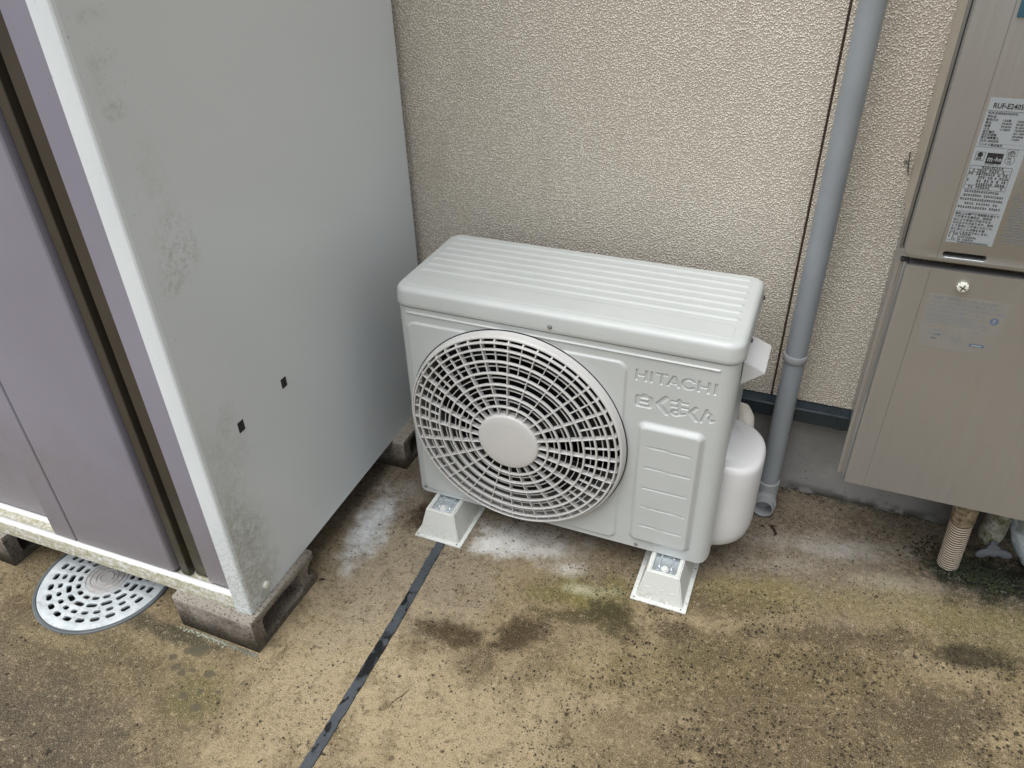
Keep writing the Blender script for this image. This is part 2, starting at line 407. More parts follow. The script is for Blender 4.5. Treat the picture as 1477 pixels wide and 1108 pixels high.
def m_shedside():
    b = NB('shed_grey_panel')
    x, y, z = b.xyz()
    c = b.mix(b.step(b.noise(2.0, 3.0), 0.3, 0.7), (0.62, 0.665, 0.68), (0.64, 0.68, 0.70))
    # algae and grime down the front edge, in uneven drifts
    edge = b.math('SUBTRACT', y, -0.443)
    w = b.noise(9, 6.0, 0.7)
    w2 = b.math('ADD', b.math('MULTIPLY', b.noise(45, 5.0, 0.75), 0.45), b.math('MULTIPLY', b.noise(170, 5.0, 0.8), 0.55))
    # bottom corner
    e1 = b.math('MULTIPLY', b.step(b.math('ADD', edge, b.math('MULTIPLY', b.math('SUBTRACT', w, 0.5), 0.16)), 0.03, 0.125, 1, 0),
                b.step(b.math('ADD', z, b.math('MULTIPLY', b.math('SUBTRACT', w, 0.5), 0.3)), 0.16, 0.62, 1, 0))
    g1 = b.math('MULTIPLY', e1, b.step(w2, 0.36, 0.60))
    c = b.mix(b.math('MULTIPLY', g1, 0.72), c, (0.25, 0.26, 0.205))
    # a rubbed smear higher up
    def smear(cy, cz, ry, rz, amt, lo=0.44, hi=0.62):
        nonlocal c
        u = b.math('DIVIDE', b.math('SUBTRACT', y, cy), ry); v = b.math('DIVIDE', b.math('SUBTRACT', z, cz), rz)
        d = b.math('ADD', b.math('SQRT', b.math('ADD', b.math('MULTIPLY', u, u), b.math('MULTIPLY', v, v))), b.math('MULTIPLY', b.math('SUBTRACT', w, 0.5), 1.3))
        c = b.mix(b.math('MULTIPLY', b.math('MULTIPLY', b.step(d, 0.2, 1.25, 1, 0), b.step(w2, lo, hi)), amt * .75), c, (0.30, 0.29, 0.245))
    smear(-0.36, 0.805, 0.048, 0.060, 0.60, 0.46, 0.60)
    smear(-0.395, 0.765, 0.026, 0.03, 0.65, 0.44, 0.58)
    smear(-0.395, 1.01, 0.022, 0.012, 0.6)
    smear(-0.39, 1.07, 0.030, 0.012, 0.45)
    smear(-0.392, 1.12, 0.028, 0.012, 0.45)
    smear(-0.405, 1.04, 0.018, 0.05, 0.3)
    smear(-0.37, 0.50, 0.03, 0.03, 0.35)
    smear(-0.37, 0.90, 0.03, 0.10, 0.25)
    sp = b.step(b.noise(190, 3.0, 0.6), 0.67, 0.73)
    c = b.mix(b.math('MULTIPLY', b.math('MULTIPLY', sp, b.step(edge, 0.02, 0.16, 1, 0)), 0.55), c, (0.12, 0.11, 0.08))
    return b.set(color=c, rough=0.26, spec=0.5, normal=b.bump(b.noise(2.5, 2.0), 0.25, 0.01))
M['shed_side'] = m_shedside()

def m_trim():
    b = NB('shed_white_trim')
    x, y, z = b.xyz()
    c = b.mix(b.step(b.noise(4, 4.0), 0.3, 0.7), (0.66, 0.71, 0.73), (0.71, 0.755, 0.77))
    g = b.math('MULTIPLY', b.step(z, 0.10, 0.42, 1, 0), b.step(b.noise(190, 6.0, 0.8), 0.42, 0.60))
    c = b.mix(b.math('MULTIPLY', g, 0.55), c, (0.27, 0.28, 0.22))
    c = b.mix(b.math('MULTIPLY', b.step(b.noise(240, 3.0), 0.66, 0.72), 0.3), c, (0.3, 0.3, 0.24))
    return b.set(color=c, rough=0.42)
M['trim'] = m_trim()

def m_sill():
    b = NB('shed_sill_metal')
    x, y, z = b.xyz()
    sepn = b.n.new('ShaderNodeSeparateXYZ'); b.l.new(b.nrm, sepn.inputs[0])
    c = b.mix(b.noise(8, 4.0), (0.66, 0.66, 0.66), (0.74, 0.74, 0.73))
    n = b.noise(130, 6.0, 0.8, vec=b.scale(b.pos, (0.5, 1, 1)))
    low = b.step(z, 0.119, 0.1235, 1, 0)                        # algae grows in the tracks and on the face, not on the rubbed lips
    c = b.mix(b.math('MULTIPLY', b.math('MULTIPLY', low, b.step(n, 0.33, 0.60)), 0.9), c, (0.36, 0.34, 0.20))
    c = b.mix(b.math('MULTIPLY', b.math('MULTIPLY', low, b.step(b.noise(140, 4.0, 0.7), 0.50, 0.62)), 0.6), c, (0.19, 0.185, 0.10))
    return b.set(color=c, rough=0.4, normal=b.bump(n, 0.3, 0.001))
M['sill'] = m_sill()

def m_purple():
    b = NB('shed_mauve_panel')
    x, y, z = b.xyz()
    c = b.mix(b.step(b.noise(3, 4.0), 0.3, 0.7), (0.225, 0.215, 0.265), (0.255, 0.245, 0.295))
    lowg = b.step(b.math('ADD', z, b.math('MULTIPLY', b.math('SUBTRACT', b.noise(7, 5.0, 0.65), 0.5), 0.45)), 0.12, 0.52, 1, 0)
    c = b.mix(b.math('MULTIPLY', lowg, 0.62), c, (0.19, 0.17, 0.165))
    c = b.mix(b.math('MULTIPLY', b.math('MULTIPLY', lowg, b.step(b.noise(210, 6.0, 0.8), 0.50, 0.64)), 0.45), c, (0.14, 0.13, 0.085))
    c = b.mix(b.math('MULTIPLY', b.step(b.noise(280, 3.0), 0.70, 0.75), 0.5), c, (0.06, 0.05, 0.05))
    return b.set(color=c, rough=0.45, normal=b.bump(b.noise(500, 2.0), 0.06, 0.0006))
M['purple'] = m_purple()

def m_brown():
    b = NB('shed_bronze_profile')
    x, y, z = b.xyz()
    c = b.mix(b.step(b.noise(5, 4.0), 0.3, 0.7), (0.032, 0.026, 0.019), (0.048, 0.040, 0.030))
    g = b.math('MULTIPLY', b.step(z, 0.12, 0.40, 1, 0), b.step(b.noise(60, 5.0, 0.75), 0.44, 0.62))
    c = b.mix(b.math('MULTIPLY', g, 0.6), c, (0.075, 0.08, 0.025))
    return b.set(color=c, rough=0.42)
M['brown'] = m_brown()

def m_cover():
    b = NB('manhole_metal')
    n = b.noise(25, 5.0, 0.7)
    c = b.mix(b.step(n, 0.35, 0.65), (0.42, 0.46, 0.475), (0.55, 0.59, 0.60))
    c = b.mix(b.math('MULTIPLY', b.step(b.noise(80, 5.0, 0.75), 0.54, 0.68), 0.55), c, (0.27, 0.24, 0.21))
    x, y, z = b.xyz()
    d = blob(b, -0.539, -0.426, 0.05, 0.05, 0, 0.15, 0.6)
    c = b.mix(b.math('MULTIPLY', d, 0.65), c, (0.30, 0.26, 0.24))
    return b.set(color=c, rough=0.55, metal=0.1, normal=b.bump(b.noise(200, 4.0), 0.15, 0.0008))
M['cover'] = m_cover()
M['frame'] = plain('manhole_frame', (0.11, 0.125, 0.13), 0.5, 0.1, var=0.2, bump=0.3, bscale=150)
M['pit'] = plain('pit_dirt', (0.10, 0.095, 0.08), 0.9, var=0.4)

def m_hose():
    b = NB('hose_beige')
    x, y, z = b.xyz()
    c = b.mix(b.step(b.noise(30, 4.0), 0.3, 0.7), (0.60, 0.52, 0.42), (0.68, 0.60, 0.50))
    c = b.mix(b.math('MULTIPLY', b.step(b.noise(90, 4.0), 0.58, 0.68), 0.5), c, (0.15, 0.11, 0.07))
    return b.set(color=c, rough=0.55)
M['hose'] = m_hose()

def m_mossy():
    b = NB('mossy_pipe')
    n = b.noise(55, 6.0, 0.8)
    c = b.mix(b.step(b.noise(110, 6.0, 0.8), 0.35, 0.65), (0.14, 0.13, 0.10), (0.50, 0.50, 0.45))
    c = b.mix(b.step(n, 0.48, 0.58), c, (0.06, 0.08, 0.015))
    return b.set(color=c, rough=0.9, normal=b.bump(b.noise(160, 5.0, 0.7), 1.0, 0.004))
M['mossy'] = m_mossy()

def m_wrap():
    b = NB('grey_pipe_wrap')
    n = b.noise(30, 5.0, 0.7)
    c = b.mix(b.step(n, 0.35, 0.65), (0.24, 0.29, 0.31), (0.52, 0.56, 0.58))
    c = b.mix(b.math('MULTIPLY', b.step(b.noise(18, 4.0), 0.54, 0.62), 0.6), c, (0.06, 0.075, 0.05))
    return b.set(color=c, rough=0.42, normal=b.bump(n, 0.4, 0.003))
M['wrap'] = m_wrap()

# ------------------------------------------------------------------ object helpers
def link(name, data, parent=None, kind=None, label=None):
    o = bpy.data.objects.new(name, data)
    col.objects.link(o)
    if parent is not None: o.parent = parent
    if kind: o['kind'] = kind
    if label: o['label'] = label
    return o

def thing(name, label, cat, loc=(0, 0, 0), rz=0.0, group=None):
    o = link(name, None)
    o.location = loc; o.rotation_euler = (0, 0, rz)
    o.empty_display_size = 0.1
    o['label'] = label; o['category'] = cat
    if group: o['group'] = group
    return o

def finish(bm, name, mat, smooth=True, angle=35):
    bmesh.ops.recalc_face_normals(bm, faces=bm.faces)
    me = bpy.data.meshes.new(name)
    bm.to_mesh(me); bm.free()
    me.materials.append(mat)
    if smooth: shade(me, angle)
    return me

def shade(me, angle=35):
    me.polygons.foreach_set('use_smooth', [True] * len(me.polygons))
    try:
        me.set_sharp_from_angle(angle=math.radians(angle))
    except Exception:
        pass

def part(name, bm, mat, parent=None, smooth=True, angle=35, kind=None, label=None):
    return link(name, finish(bm, name, mat, smooth, angle), parent, kind, label)

def box(bm, x0, x1, y0, y1, z0, z1, bev=0.0, seg=2):
    r = bmesh.ops.create_cube(bm, size=1.0)
    vs = r['verts']
    for v in vs:
        v.co = Vector(((x0 + x1) / 2 + v.co.x * (x1 - x0), (y0 + y1) / 2 + v.co.y * (y1 - y0), (z0 + z1) / 2 + v.co.z * (z1 - z0)))
    if bev > 0:
        es = list({e for v in vs for e in v.link_edges})
        bmesh.ops.bevel(bm, geom=es, offset=bev, segments=seg, profile=0.5, affect='EDGES')
    return vs

def bx(x0, x1, y0, y1, z0, z1, bev=0.0, seg=2):
    bm = bmesh.new(); box(bm, x0, x1, y0, y1, z0, z1, bev, seg); return bm

def lathe(bm, prof, center=(0, 0, 0), axis='Z', seg=48, close=False):
    """prof: list of (radius, height)"""
    rows = []
    cx, cy, cz = center
    for r, h in prof:
        row = []
        for i in range(seg):
            a = 2 * PI * i / seg
            if axis == 'Z': p = (cx + r * math.cos(a), cy + r * math.sin(a), cz + h)
            elif axis == 'Y': p = (cx + r * math.cos(a), cy + h, cz + r * math.sin(a))
            else: p = (cx + h, cy + r * math.cos(a), cz + r * math.sin(a))
            row.append(bm.verts.new(p))
        rows.append(row)
    n = len(rows)
    for k in range(n if close else n - 1):
        a, b_ = rows[k], rows[(k + 1) % n]
        for i in range(seg):
            j = (i + 1) % seg
            bm.faces.new((a[i], a[j], b_[j], b_[i]))
    return rows

def tube(bm, pts, radii, seg=24, cap=True):
    pts = [Vector(p) for p in pts]
    rows = []
    up = None
    for i, p in enumerate(pts):
        t = (pts[min(i + 1, len(pts) - 1)] - pts[max(i - 1, 0)]).normalized()
        if up is None:
            up = t.orthogonal().normalized()
        u = (up - t * up.dot(t)).normalized(); up = u
        w = t.cross(u)
        r = radii[i] if isinstance(radii, (list, tuple)) else radii
        rows.append([bm.verts.new(p + u * (r * math.cos(2 * PI * k / seg)) + w * (r * math.sin(2 * PI * k / seg))) for k in range(seg)])
    for a, b_ in zip(rows, rows[1:]):
        for k in range(seg):
            j = (k + 1) % seg
            bm.faces.new((a[k], a[j], b_[j], b_[k]))
    if cap:
        bm.faces.new(rows[0]); bm.faces.new(rows[-1][::-1])
    return rows

def curve_solid(loops, depth, bevel=0.0):
    """2D outline with holes -> solid mesh, thickness depth centred on z=0"""
    cu = bpy.data.curves.new('tmp', 'CURVE')
    cu.dimensions = '2D'; cu.fill_mode = 'BOTH'; cu.extrude = depth / 2 - bevel
    cu.bevel_depth = bevel; cu.bevel_resolution = 1
    for lp in loops:
        s = cu.splines.new('POLY'); s.points.add(len(lp) - 1)
        for k, (x, y) in enumerate(lp): s.points[k].co = (x, y, 0, 1)
        s.use_cyclic_u = True
    o = bpy.data.objects.new('tmp', cu)
    me = bpy.data.meshes.new_from_object(o)
    bpy.data.objects.remove(o); bpy.data.curves.remove(cu)
    bm = bmesh.new(); bm.from_mesh(me); bpy.data.meshes.remove(me)
    bmesh.ops.remove_doubles(bm, verts=bm.verts, dist=1e-5)
    return bm

def rrect(cx, cy, w, h, r, n=5):
    pts = []
    for (sx, sy, a0) in ((1, 1, 0), (-1, 1, PI / 2), (-1, -1, PI), (1, -1, 3 * PI / 2)):
        for k in range(n + 1):
            a = a0 + PI / 2 * k / n
            pts.append((cx + sx * (w / 2 - r) + r * math.cos(a), cy + sy * (h / 2 - r) + r * math.sin(a)))
    return pts

def circle(cx, cy, r, n=64):
    return [(cx + r * math.cos(2 * PI * k / n), cy + r * math.sin(2 * PI * k / n)) for k in range(n)]

def profile_x(prof, x0, x1):
    """closed (y,z) outline extruded along x"""
    bm = bmesh.new()
    a = [bm.verts.new((x0, y, z)) for y, z in prof]
    b_ = [bm.verts.new((x1, y, z)) for y, z in prof]
    n = len(prof)
    for i in range(n):
        j = (i + 1) % n
        bm.faces.new((a[i], a[j], b_[j], b_[i]))
    bm.faces.new(a); bm.faces.new(b_[::-1])
    return bm

def profile_z(prof, z0, z1, cap=True):
    """closed (x,y) outline extruded along z"""
    bm = bmesh.new()
    a = [bm.verts.new((x, y, z0)) for x, y in prof]
    b_ = [bm.verts.new((x, y, z1)) for x, y in prof]
    n = len(prof)
    for i in range(n):
        j = (i + 1) % n
        bm.faces.new((a[i], a[j], b_[j], b_[i]))
    if cap:
        bm.faces.new(a); bm.faces.new(b_[::-1])
    return bm

# ================================================================== THE SETTING
# ground with a round hole for the drain
MHX, MHY = -0.539, -0.426
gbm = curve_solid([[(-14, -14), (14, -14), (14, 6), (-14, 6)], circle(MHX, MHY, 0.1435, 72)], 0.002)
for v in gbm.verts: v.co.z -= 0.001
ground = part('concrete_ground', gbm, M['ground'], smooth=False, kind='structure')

# joint strip running under the left foot
sbm = bmesh.new()
top = []
ys = np.linspace(-1.6, 0.385, 200)
for y in ys:
    cx = 0.0985 + 0.010 * min(1, max(0, (-0.08 - y) / 0.5)) - 0.0075 * min(1, max(0, (y + 0.31) / 0.23))
    w = 0.0098
    l = cx - w + random.uniform(-.0011, .0011); r = cx + w + random.uniform(-.0009, .0009)
    top.append((sbm.verts.new((l, y, 0.0028)), sbm.verts.new((r, y, 0.0028)), sbm.verts.new((l - .0004, y, -.001)), sbm.verts.new((r + .0004, y, -.001))))
for a, b_ in zip(top, top[1:]):
    sbm.faces.new((a[0], a[1], b_[1], b_[0])); sbm.faces.new((a[2], a[0], b_[0], b_[2])); sbm.faces.new((a[1], a[3], b_[3], b_[1]))
part('expansion_joint_strip', sbm, M['strip'], kind='structure', smooth=False)

# house wall
YW = 0.3735
wall = thing('house_wall', 'beige stucco house wall with a dark drip edge above a grey concrete base', 'wall', (0, YW, 0))
for x0, x1 in ((-4.75, -2.0194), (-2.0154, -1.1094), (-1.1054, -0.1994), (-0.1954, 0.7106), (0.7150, 1.6210), (1.6250, 2.5310), (2.5350, 5.2)):
    p = part('siding_panel', bx(x0, x1, 0, 0.016, 0.263, 5.0, 0.0012, 1), M['stucco'], wall)
for x in (-2.0174, -1.1074, -0.1974, 0.7128, 1.6230, 2.5330):
    part('joint_sealant', bx(x - .004, x + .004, 0.008, 0.02, 0.266, 4.99), M['sealant'], wall)
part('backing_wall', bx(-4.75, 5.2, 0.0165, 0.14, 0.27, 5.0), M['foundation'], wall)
fl = profile_x([(0.016, 0.2620), (-0.001, 0.2618), (-0.0205, 0.2560), (-0.0225, 0.2530), (-0.0225, 0.2215), (-0.019, 0.2190), (0.016, 0.2190)], -4.75, 5.2)
part('drip_flashing', fl, M['flash_dark'], wall, angle=20)
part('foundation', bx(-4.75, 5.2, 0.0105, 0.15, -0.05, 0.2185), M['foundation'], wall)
# lap joints where lengths of the drip edge overlap
for x in (-0.6, 0.8745 - .02, 2.1):
    part('flashing_joiner', profile_x([(0.0155, 0.2628), (-0.002, 0.2626), (-0.0215, 0.2566), (-0.0237, 0.2535), (-0.0237, 0.2205), (0.0155, 0.2205)], x, x + .018), M['flash_dark'], wall, angle=20)

# ================================================================== DOWNPIPE
PX, PY, PR = 0.7447, 0.3135, 0.0214
dp = thing('downpipe', 'grey rainwater downpipe running down the stucco wall beside the outdoor unit', 'drainpipe', (PX, PY, 0))
bm = bmesh.new(); lathe(bm, [(PR * .9, .412), (PR, .410), (PR, 5.0), (PR * .9, 5.0)], seg=40)
part('upper_pipe', bm, M['pipe_grey'], dp)
bm = bmesh.new(); lathe(bm, [(PR * .9, .072), (PR * .985, .070), (PR * .985, .400), (PR * .9, .402)], seg=40)
part('lower_pipe', bm, M['pipe_grey'], dp)
bm = bmesh.new(); lathe(bm, [(PR - .001, .3985), (PR + .0022, .3985), (PR + .0030, .400), (PR + .0030, .4125), (PR + .0022, .4140), (PR - .001, .4140)], seg=40)
part('coupling', bm, M['outlet_grey'], dp)
bm = bmesh.new()
lathe(bm, [(PR + .0035, .004), (PR + .0035, .072), (PR + .0020, .0735), (PR - .001, .0735)], seg=40)
part('elbow_socket', bm, M['outlet_grey'], dp)
bm = bmesh.new()
lathe(bm, [(.0252, -.012), (.0265, -.026), (.0265, -.034), (.0250, -.035), (.0232, -.035), (.0232, -.052), (.0205, -.0525), (.0198, -.051), (.0198, -.010)], (0, 0, .0265), 'Y', 40)
part('outlet_spout', bm, M['outlet_grey'], dp)
bm = bmesh.new(); lathe(bm, [(.0001, -.020), (.0197, -.020)], (0, 0, .0265), 'Y', 32)
part('spout_interior', bm, M['ink'], dp)

# ================================================================== AIR CONDITIONER OUTDOOR UNIT
H0, HT = 0.073, 0.5934           # underside and top of the lid
W, D = 0.66, 0.273
ac = thing('outdoor_unit', 'white air conditioner outdoor unit with a round fan grille, raised on two plastic feet', 'air conditioner', (0, 0, H0))
ACB = Vector((0, 0, H0))
def acpart(name, bm, mat, parent=ac, **k):
    bmesh.ops.translate(bm, verts=bm.verts, vec=-ACB)
    return part(name, bm, mat, parent, **k)

FX, FZ = 0.25, 0.311             # fan axis
def smooth01(t): t = np.clip(t, 0, 1); return t * t * (3 - 2 * t)
def sd_rr(x, z, cx, cz, hx, hz, r):
    qx, qz = np.abs(x - cx) - hx + r, np.abs(z - cz) - hz + r
    return np.hypot(np.maximum(qx, 0), np.maximum(qz, 0)) + np.minimum(np.maximum(qx, qz), 0) - r
def sd_seg(x, z, a, b_, w):
    ax, az = a; bx_, bz = b_
    dx, dz = bx_ - ax, bz - az
    t = np.clip(((x - ax) * dx + (z - az) * dz) / (dx * dx + dz * dz), 0, 1)
    return np.hypot(x - ax - t * dx, z - az - t * dz) - w
def sd_box(x, z, x0, x1, z0, z1): return np.maximum(np.maximum(x0 - x, x - x1), np.maximum(z0 - z, z - z1))
def sd_poly(x, z, pts):
    """convex polygon, any order of turn"""
    cx = sum(p[0] for p in pts) / len(pts); cz = sum(p[1] for p in pts) / len(pts)
    d = np.full_like(x, -9.0)
    for (x0, z0), (x1, z1) in zip(pts, pts[1:] + pts[:1]):
        nx, nz = z1 - z0, x0 - x1
        l = math.hypot(nx, nz); nx /= l; nz /= l
        if (cx - x0) * nx + (cz - z0) * nz > 0: nx, nz = -nx, -nz
        d = np.maximum(d, (x - x0) * nx + (z - z0) * nz)
    return d

def lettering(x, z):
    """signed distance to the brand name and the kana logo pressed into the front"""
    d = np.full_like(x, 9.0)
    zt, zb = 0.5105, 0.4871; s = 0.0048
    def B(*a):
        nonlocal d; d = np.minimum(d, sd_box(x, z, *a))
    def Hh(x0, x1):
        B(x0, x0 + s, zb, zt); B(x1 - s, x1, zb, zt); B(x0, x1, (zt + zb) / 2 - .0019, (zt + zb) / 2 + .0023)
    Hh(.4842, .5060)
    B(.5112, .5112 + s, zb, zt)
    B(.5205, .5425, zt - .0044, zt); B(.5291, .5291 + s, zb, zt)
    d = np.minimum(d, sd_poly(x, z, [(.5402, zb), (.5452, zb), (.5546, zt), (.5505, zt)]))
    d = np.minimum(d, sd_poly(x, z, [(.5505, zt), (.5560, zt), (.5655, zb), (.5600, zb)]))
    B(.5465, .5600, zb + .0050, zb + .0088)
    cx, cz = .5792, (zt + zb) / 2
    rr = np.hypot((x - cx) / 1.12, z - cz)
    ring = np.abs(rr - .0096) - .0023
    gap = sd_box(x, z, cx + .003, cx + .02, cz - .0042, cz + .0042)
    d = np.minimum(d, np.maximum(ring, -gap))
    Hh(.5948, .6164)
    B(.6232, .6232 + s, zb, zt)
    # kana, rounded heavy strokes
    def S(pts, w):
        nonlocal d
        for a, b_ in zip(pts, pts[1:]): d = np.minimum(d, sd_seg(x, z, a, b_, w))
    k = K
    # first sign: a box with two slots and a tick
    bxs = sd_rr(x, z, k['sx'], k['sz'], .0165, .0135, .006)
    bxs = np.minimum(bxs, sd_seg(x, z, (k['sx'] - .002, k['sz'] + .0145), (k['sx'] + .003, k['sz'] + .0150), .0022))
    for zz in (k['sz'] + .0045, k['sz'] - .0055):
        bxs = np.maximum(bxs, -sd_box(x, z, k['sx'] - .0080, k['sx'] + .0075, zz - .0018, zz + .0018))
    d = np.minimum(d, bxs)
    S(k['ku1'], .0044)
    S(k['ma1'], .0026); S(k['ma2'], .0026); S(k['mav'], .0032)
    lp = np.abs(np.hypot((x - k['mal'][0]) / 1.25, z - k['mal'][1]) - .0050) - .0026
    d = np.minimum(d, lp)
    S(k['mat'], .0024)
    S(k['ku2'], .0038)
    S(k['n1'], .0028); S(k['n2'], .0025)
    return d
K = {'ku1': [(0.5428, 0.4607), (0.5294, 0.4452), (0.5466, 0.4271)], 'ma1': [(0.5533, 0.4568), (0.5817, 0.4566)], 'ma2': [(0.5537, 0.446), (0.5816, 0.4462)], 'mav': [(0.5666, 0.4611), (0.5685, 0.4339)], 'mal': (0.5621, 0.4325), 'mat': [(0.567, 0.4289), (0.5793, 0.4339)], 'ku2': [(0.5969, 0.4512), (0.5882, 0.4392), (0.5995, 0.4255)], 'n1': [(0.6166, 0.4517), (0.6087, 0.4249)], 'n2': [(0.6125, 0.4383), (0.6188, 0.4459), (0.6243, 0.4443), (0.6219, 0.434), (0.625, 0.4281), (0.6302, 0.4317)], 'sx': 0.5037, 'sz': 0.4434}

SLITS = [((0.5179, 0.3501), (0.6027, 0.346)), ((0.5184, 0.2989), (0.6035, 0.297)), ((0.5174, 0.2475), (0.6033, 0.2464)), ((0.5176, 0.1983), (0.6035, 0.1957)), ((0.5173, 0.1475), (0.6037, 0.1443))]
def front_h(x, z):
    h = np.zeros_like(x)
    # raised field round the fan
    sd = sd_rr(x, z, 0.246, 0.3025, 0.2240, 0.2195, 0.020)
    h += 0.0036 * smooth01(-sd / 0.0046)
    # long thin rib under the lid
    h += 0.0028 * smooth01(-sd_seg(x, z, (0.021, 0.5405), (0.628, 0.5385), 0.0026) / 0.0022)
    # service plate
    sd = sd_rr(x, z, 0.5590, 0.2485, 0.0640, 0.1530, 0.017)
    h += 0.0095 * smooth01(-sd / 0.0125)
    for (a, b_) in SLITS:
        h -= 0.0022 * smooth01(-sd_seg(x, z, a, b_, 0.0014) / 0.0012)
    m = (x > .478) & (x < .640) & (z > .41) & (z < .52)
    if m.any():
        dd = lettering(x[m], z[m])
        h[m] -= 0.0026 * smooth01((0.0003 - dd) / 0.0011)
    return h

def make_front():
    rc = 0.026
    us, side = [], 0.03
    # (u -> position, normal) around: left return, corner arc, front, corner arc, right return
    cols = []
    for y in np.linspace(side, rc, 3)[:-1]: cols.append((0, y, -1, 0, None))
    for a in np.linspace(0, PI / 2, 11)[:-1]:
        cols.append((rc - rc * math.cos(a), rc - rc * math.sin(a), -math.cos(a), -math.sin(a), None))
    xs = np.concatenate([np.arange(rc, 0.478, 0.0020), np.arange(0.478, 0.634, 0.00075), [W - rc]])
    for x in xs: cols.append((x, 0, 0, -1, x))
    for a in np.linspace(PI / 2, 0, 11)[1:]:
        cols.append((W - rc + rc * math.cos(a), rc - rc * math.sin(a), math.cos(a), -math.sin(a), None))
    for y in np.linspace(rc, side, 3)[1:]: cols.append((W, y, 1, 0, None))
    zt = 0.5512
    zs = np.concatenate([np.arange(H0, 0.41, 0.0020), np.arange(0.41, 0.516, 0.00075), np.arange(0.516, zt, 0.0012), [zt]])
    nc, nz = len(cols), len(zs)
    C = np.array([[c[0], c[1], c[2], c[3]] for c in cols])
    X, Z = np.meshgrid(C[:, 0], zs)
    Hh = front_h(X.ravel(), Z.ravel()).reshape(X.shape)
    onf = np.array([c[4] is not None for c in cols])
    Hh *= onf[None, :]
    # lower corners are cut round: raise the bottom rows near both ends
    rb = 0.016
    e = np.minimum(C[:, 0], W - C[:, 0]) + np.where(onf, 0, -C[:, 1] * 0.0)
    lift = np.where(e < rb, rb - np.sqrt(np.maximum(0, rb * rb - (rb - e) ** 2)), 0)
    top_ref = H0 + 0.05
    Zl = np.where(Z < top_ref, H0 + lift[None, :] + (Z - H0) * (top_ref - H0 - lift[None, :]) / (top_ref - H0), Z)
    PXa = C[:, 0][None, :] + C[:, 2][None, :] * Hh
    PYa = C[:, 1][None, :] + C[:, 3][None, :] * Hh
    verts = np.stack([PXa, PYa, Zl], -1).reshape(-1, 3)
    faces = []
    inside = (np.hypot(X - FX, Z - FZ) < 0.2255) & onf[None, :]
    for j in range(nz - 1):
        for i in range(nc - 1):
            if inside[j, i] and inside[j, i + 1] and inside[j + 1, i] and inside[j + 1, i + 1]: continue
            a = j * nc + i
            faces.append((a, a + 1, a + nc + 1, a + nc))
    # returned lip along the bottom and the top
    base = len(verts)
    lip = []
    for i in range(nc):
        lip.append((C[i, 0] - C[i, 2] * .002, C[i, 1] - C[i, 3] * .002 + 0, Zl[0, i] - .0012))
    lip2 = [(C[i, 0] - C[i, 2] * .022, C[i, 1] - C[i, 3] * .022, Zl[0, i] - .0008) for i in range(nc)]
    tl = [(C[i, 0] - C[i, 2] * .002, C[i, 1] - C[i, 3] * .002, zt + .0008) for i in range(nc)]
    tl2 = [(C[i, 0] - C[i, 2] * .012, C[i, 1] - C[i, 3] * .012, zt + .0010) for i in range(nc)]
    verts = np.concatenate([verts, np.array(lip), np.array(lip2), np.array(tl), np.array(tl2)])
    for i in range(nc - 1):
        b0, b1, b2, b3 = base + i, base + nc + i, base + 2 * nc + i, base + 3 * nc + i
        faces.append((b0, b0 + 1, i + 1, i)); faces.append((b1, b1 + 1, b0 + 1, b0))
        t = (nz - 1) * nc + i
        faces.append((t, t + 1, b2 + 1, b2)); faces.append((b2, b2 + 1, b3 + 1, b3))
    verts -= np.array(ACB)
    me = bpy.data.meshes.new('front_panel')
    me.from_pydata(verts.tolist(), [], faces)
    me.materials.append(M['unit_paint'])
    me.update()
    shade(me, 50)
    return link('front_panel', me, ac)
front_panel = make_front()

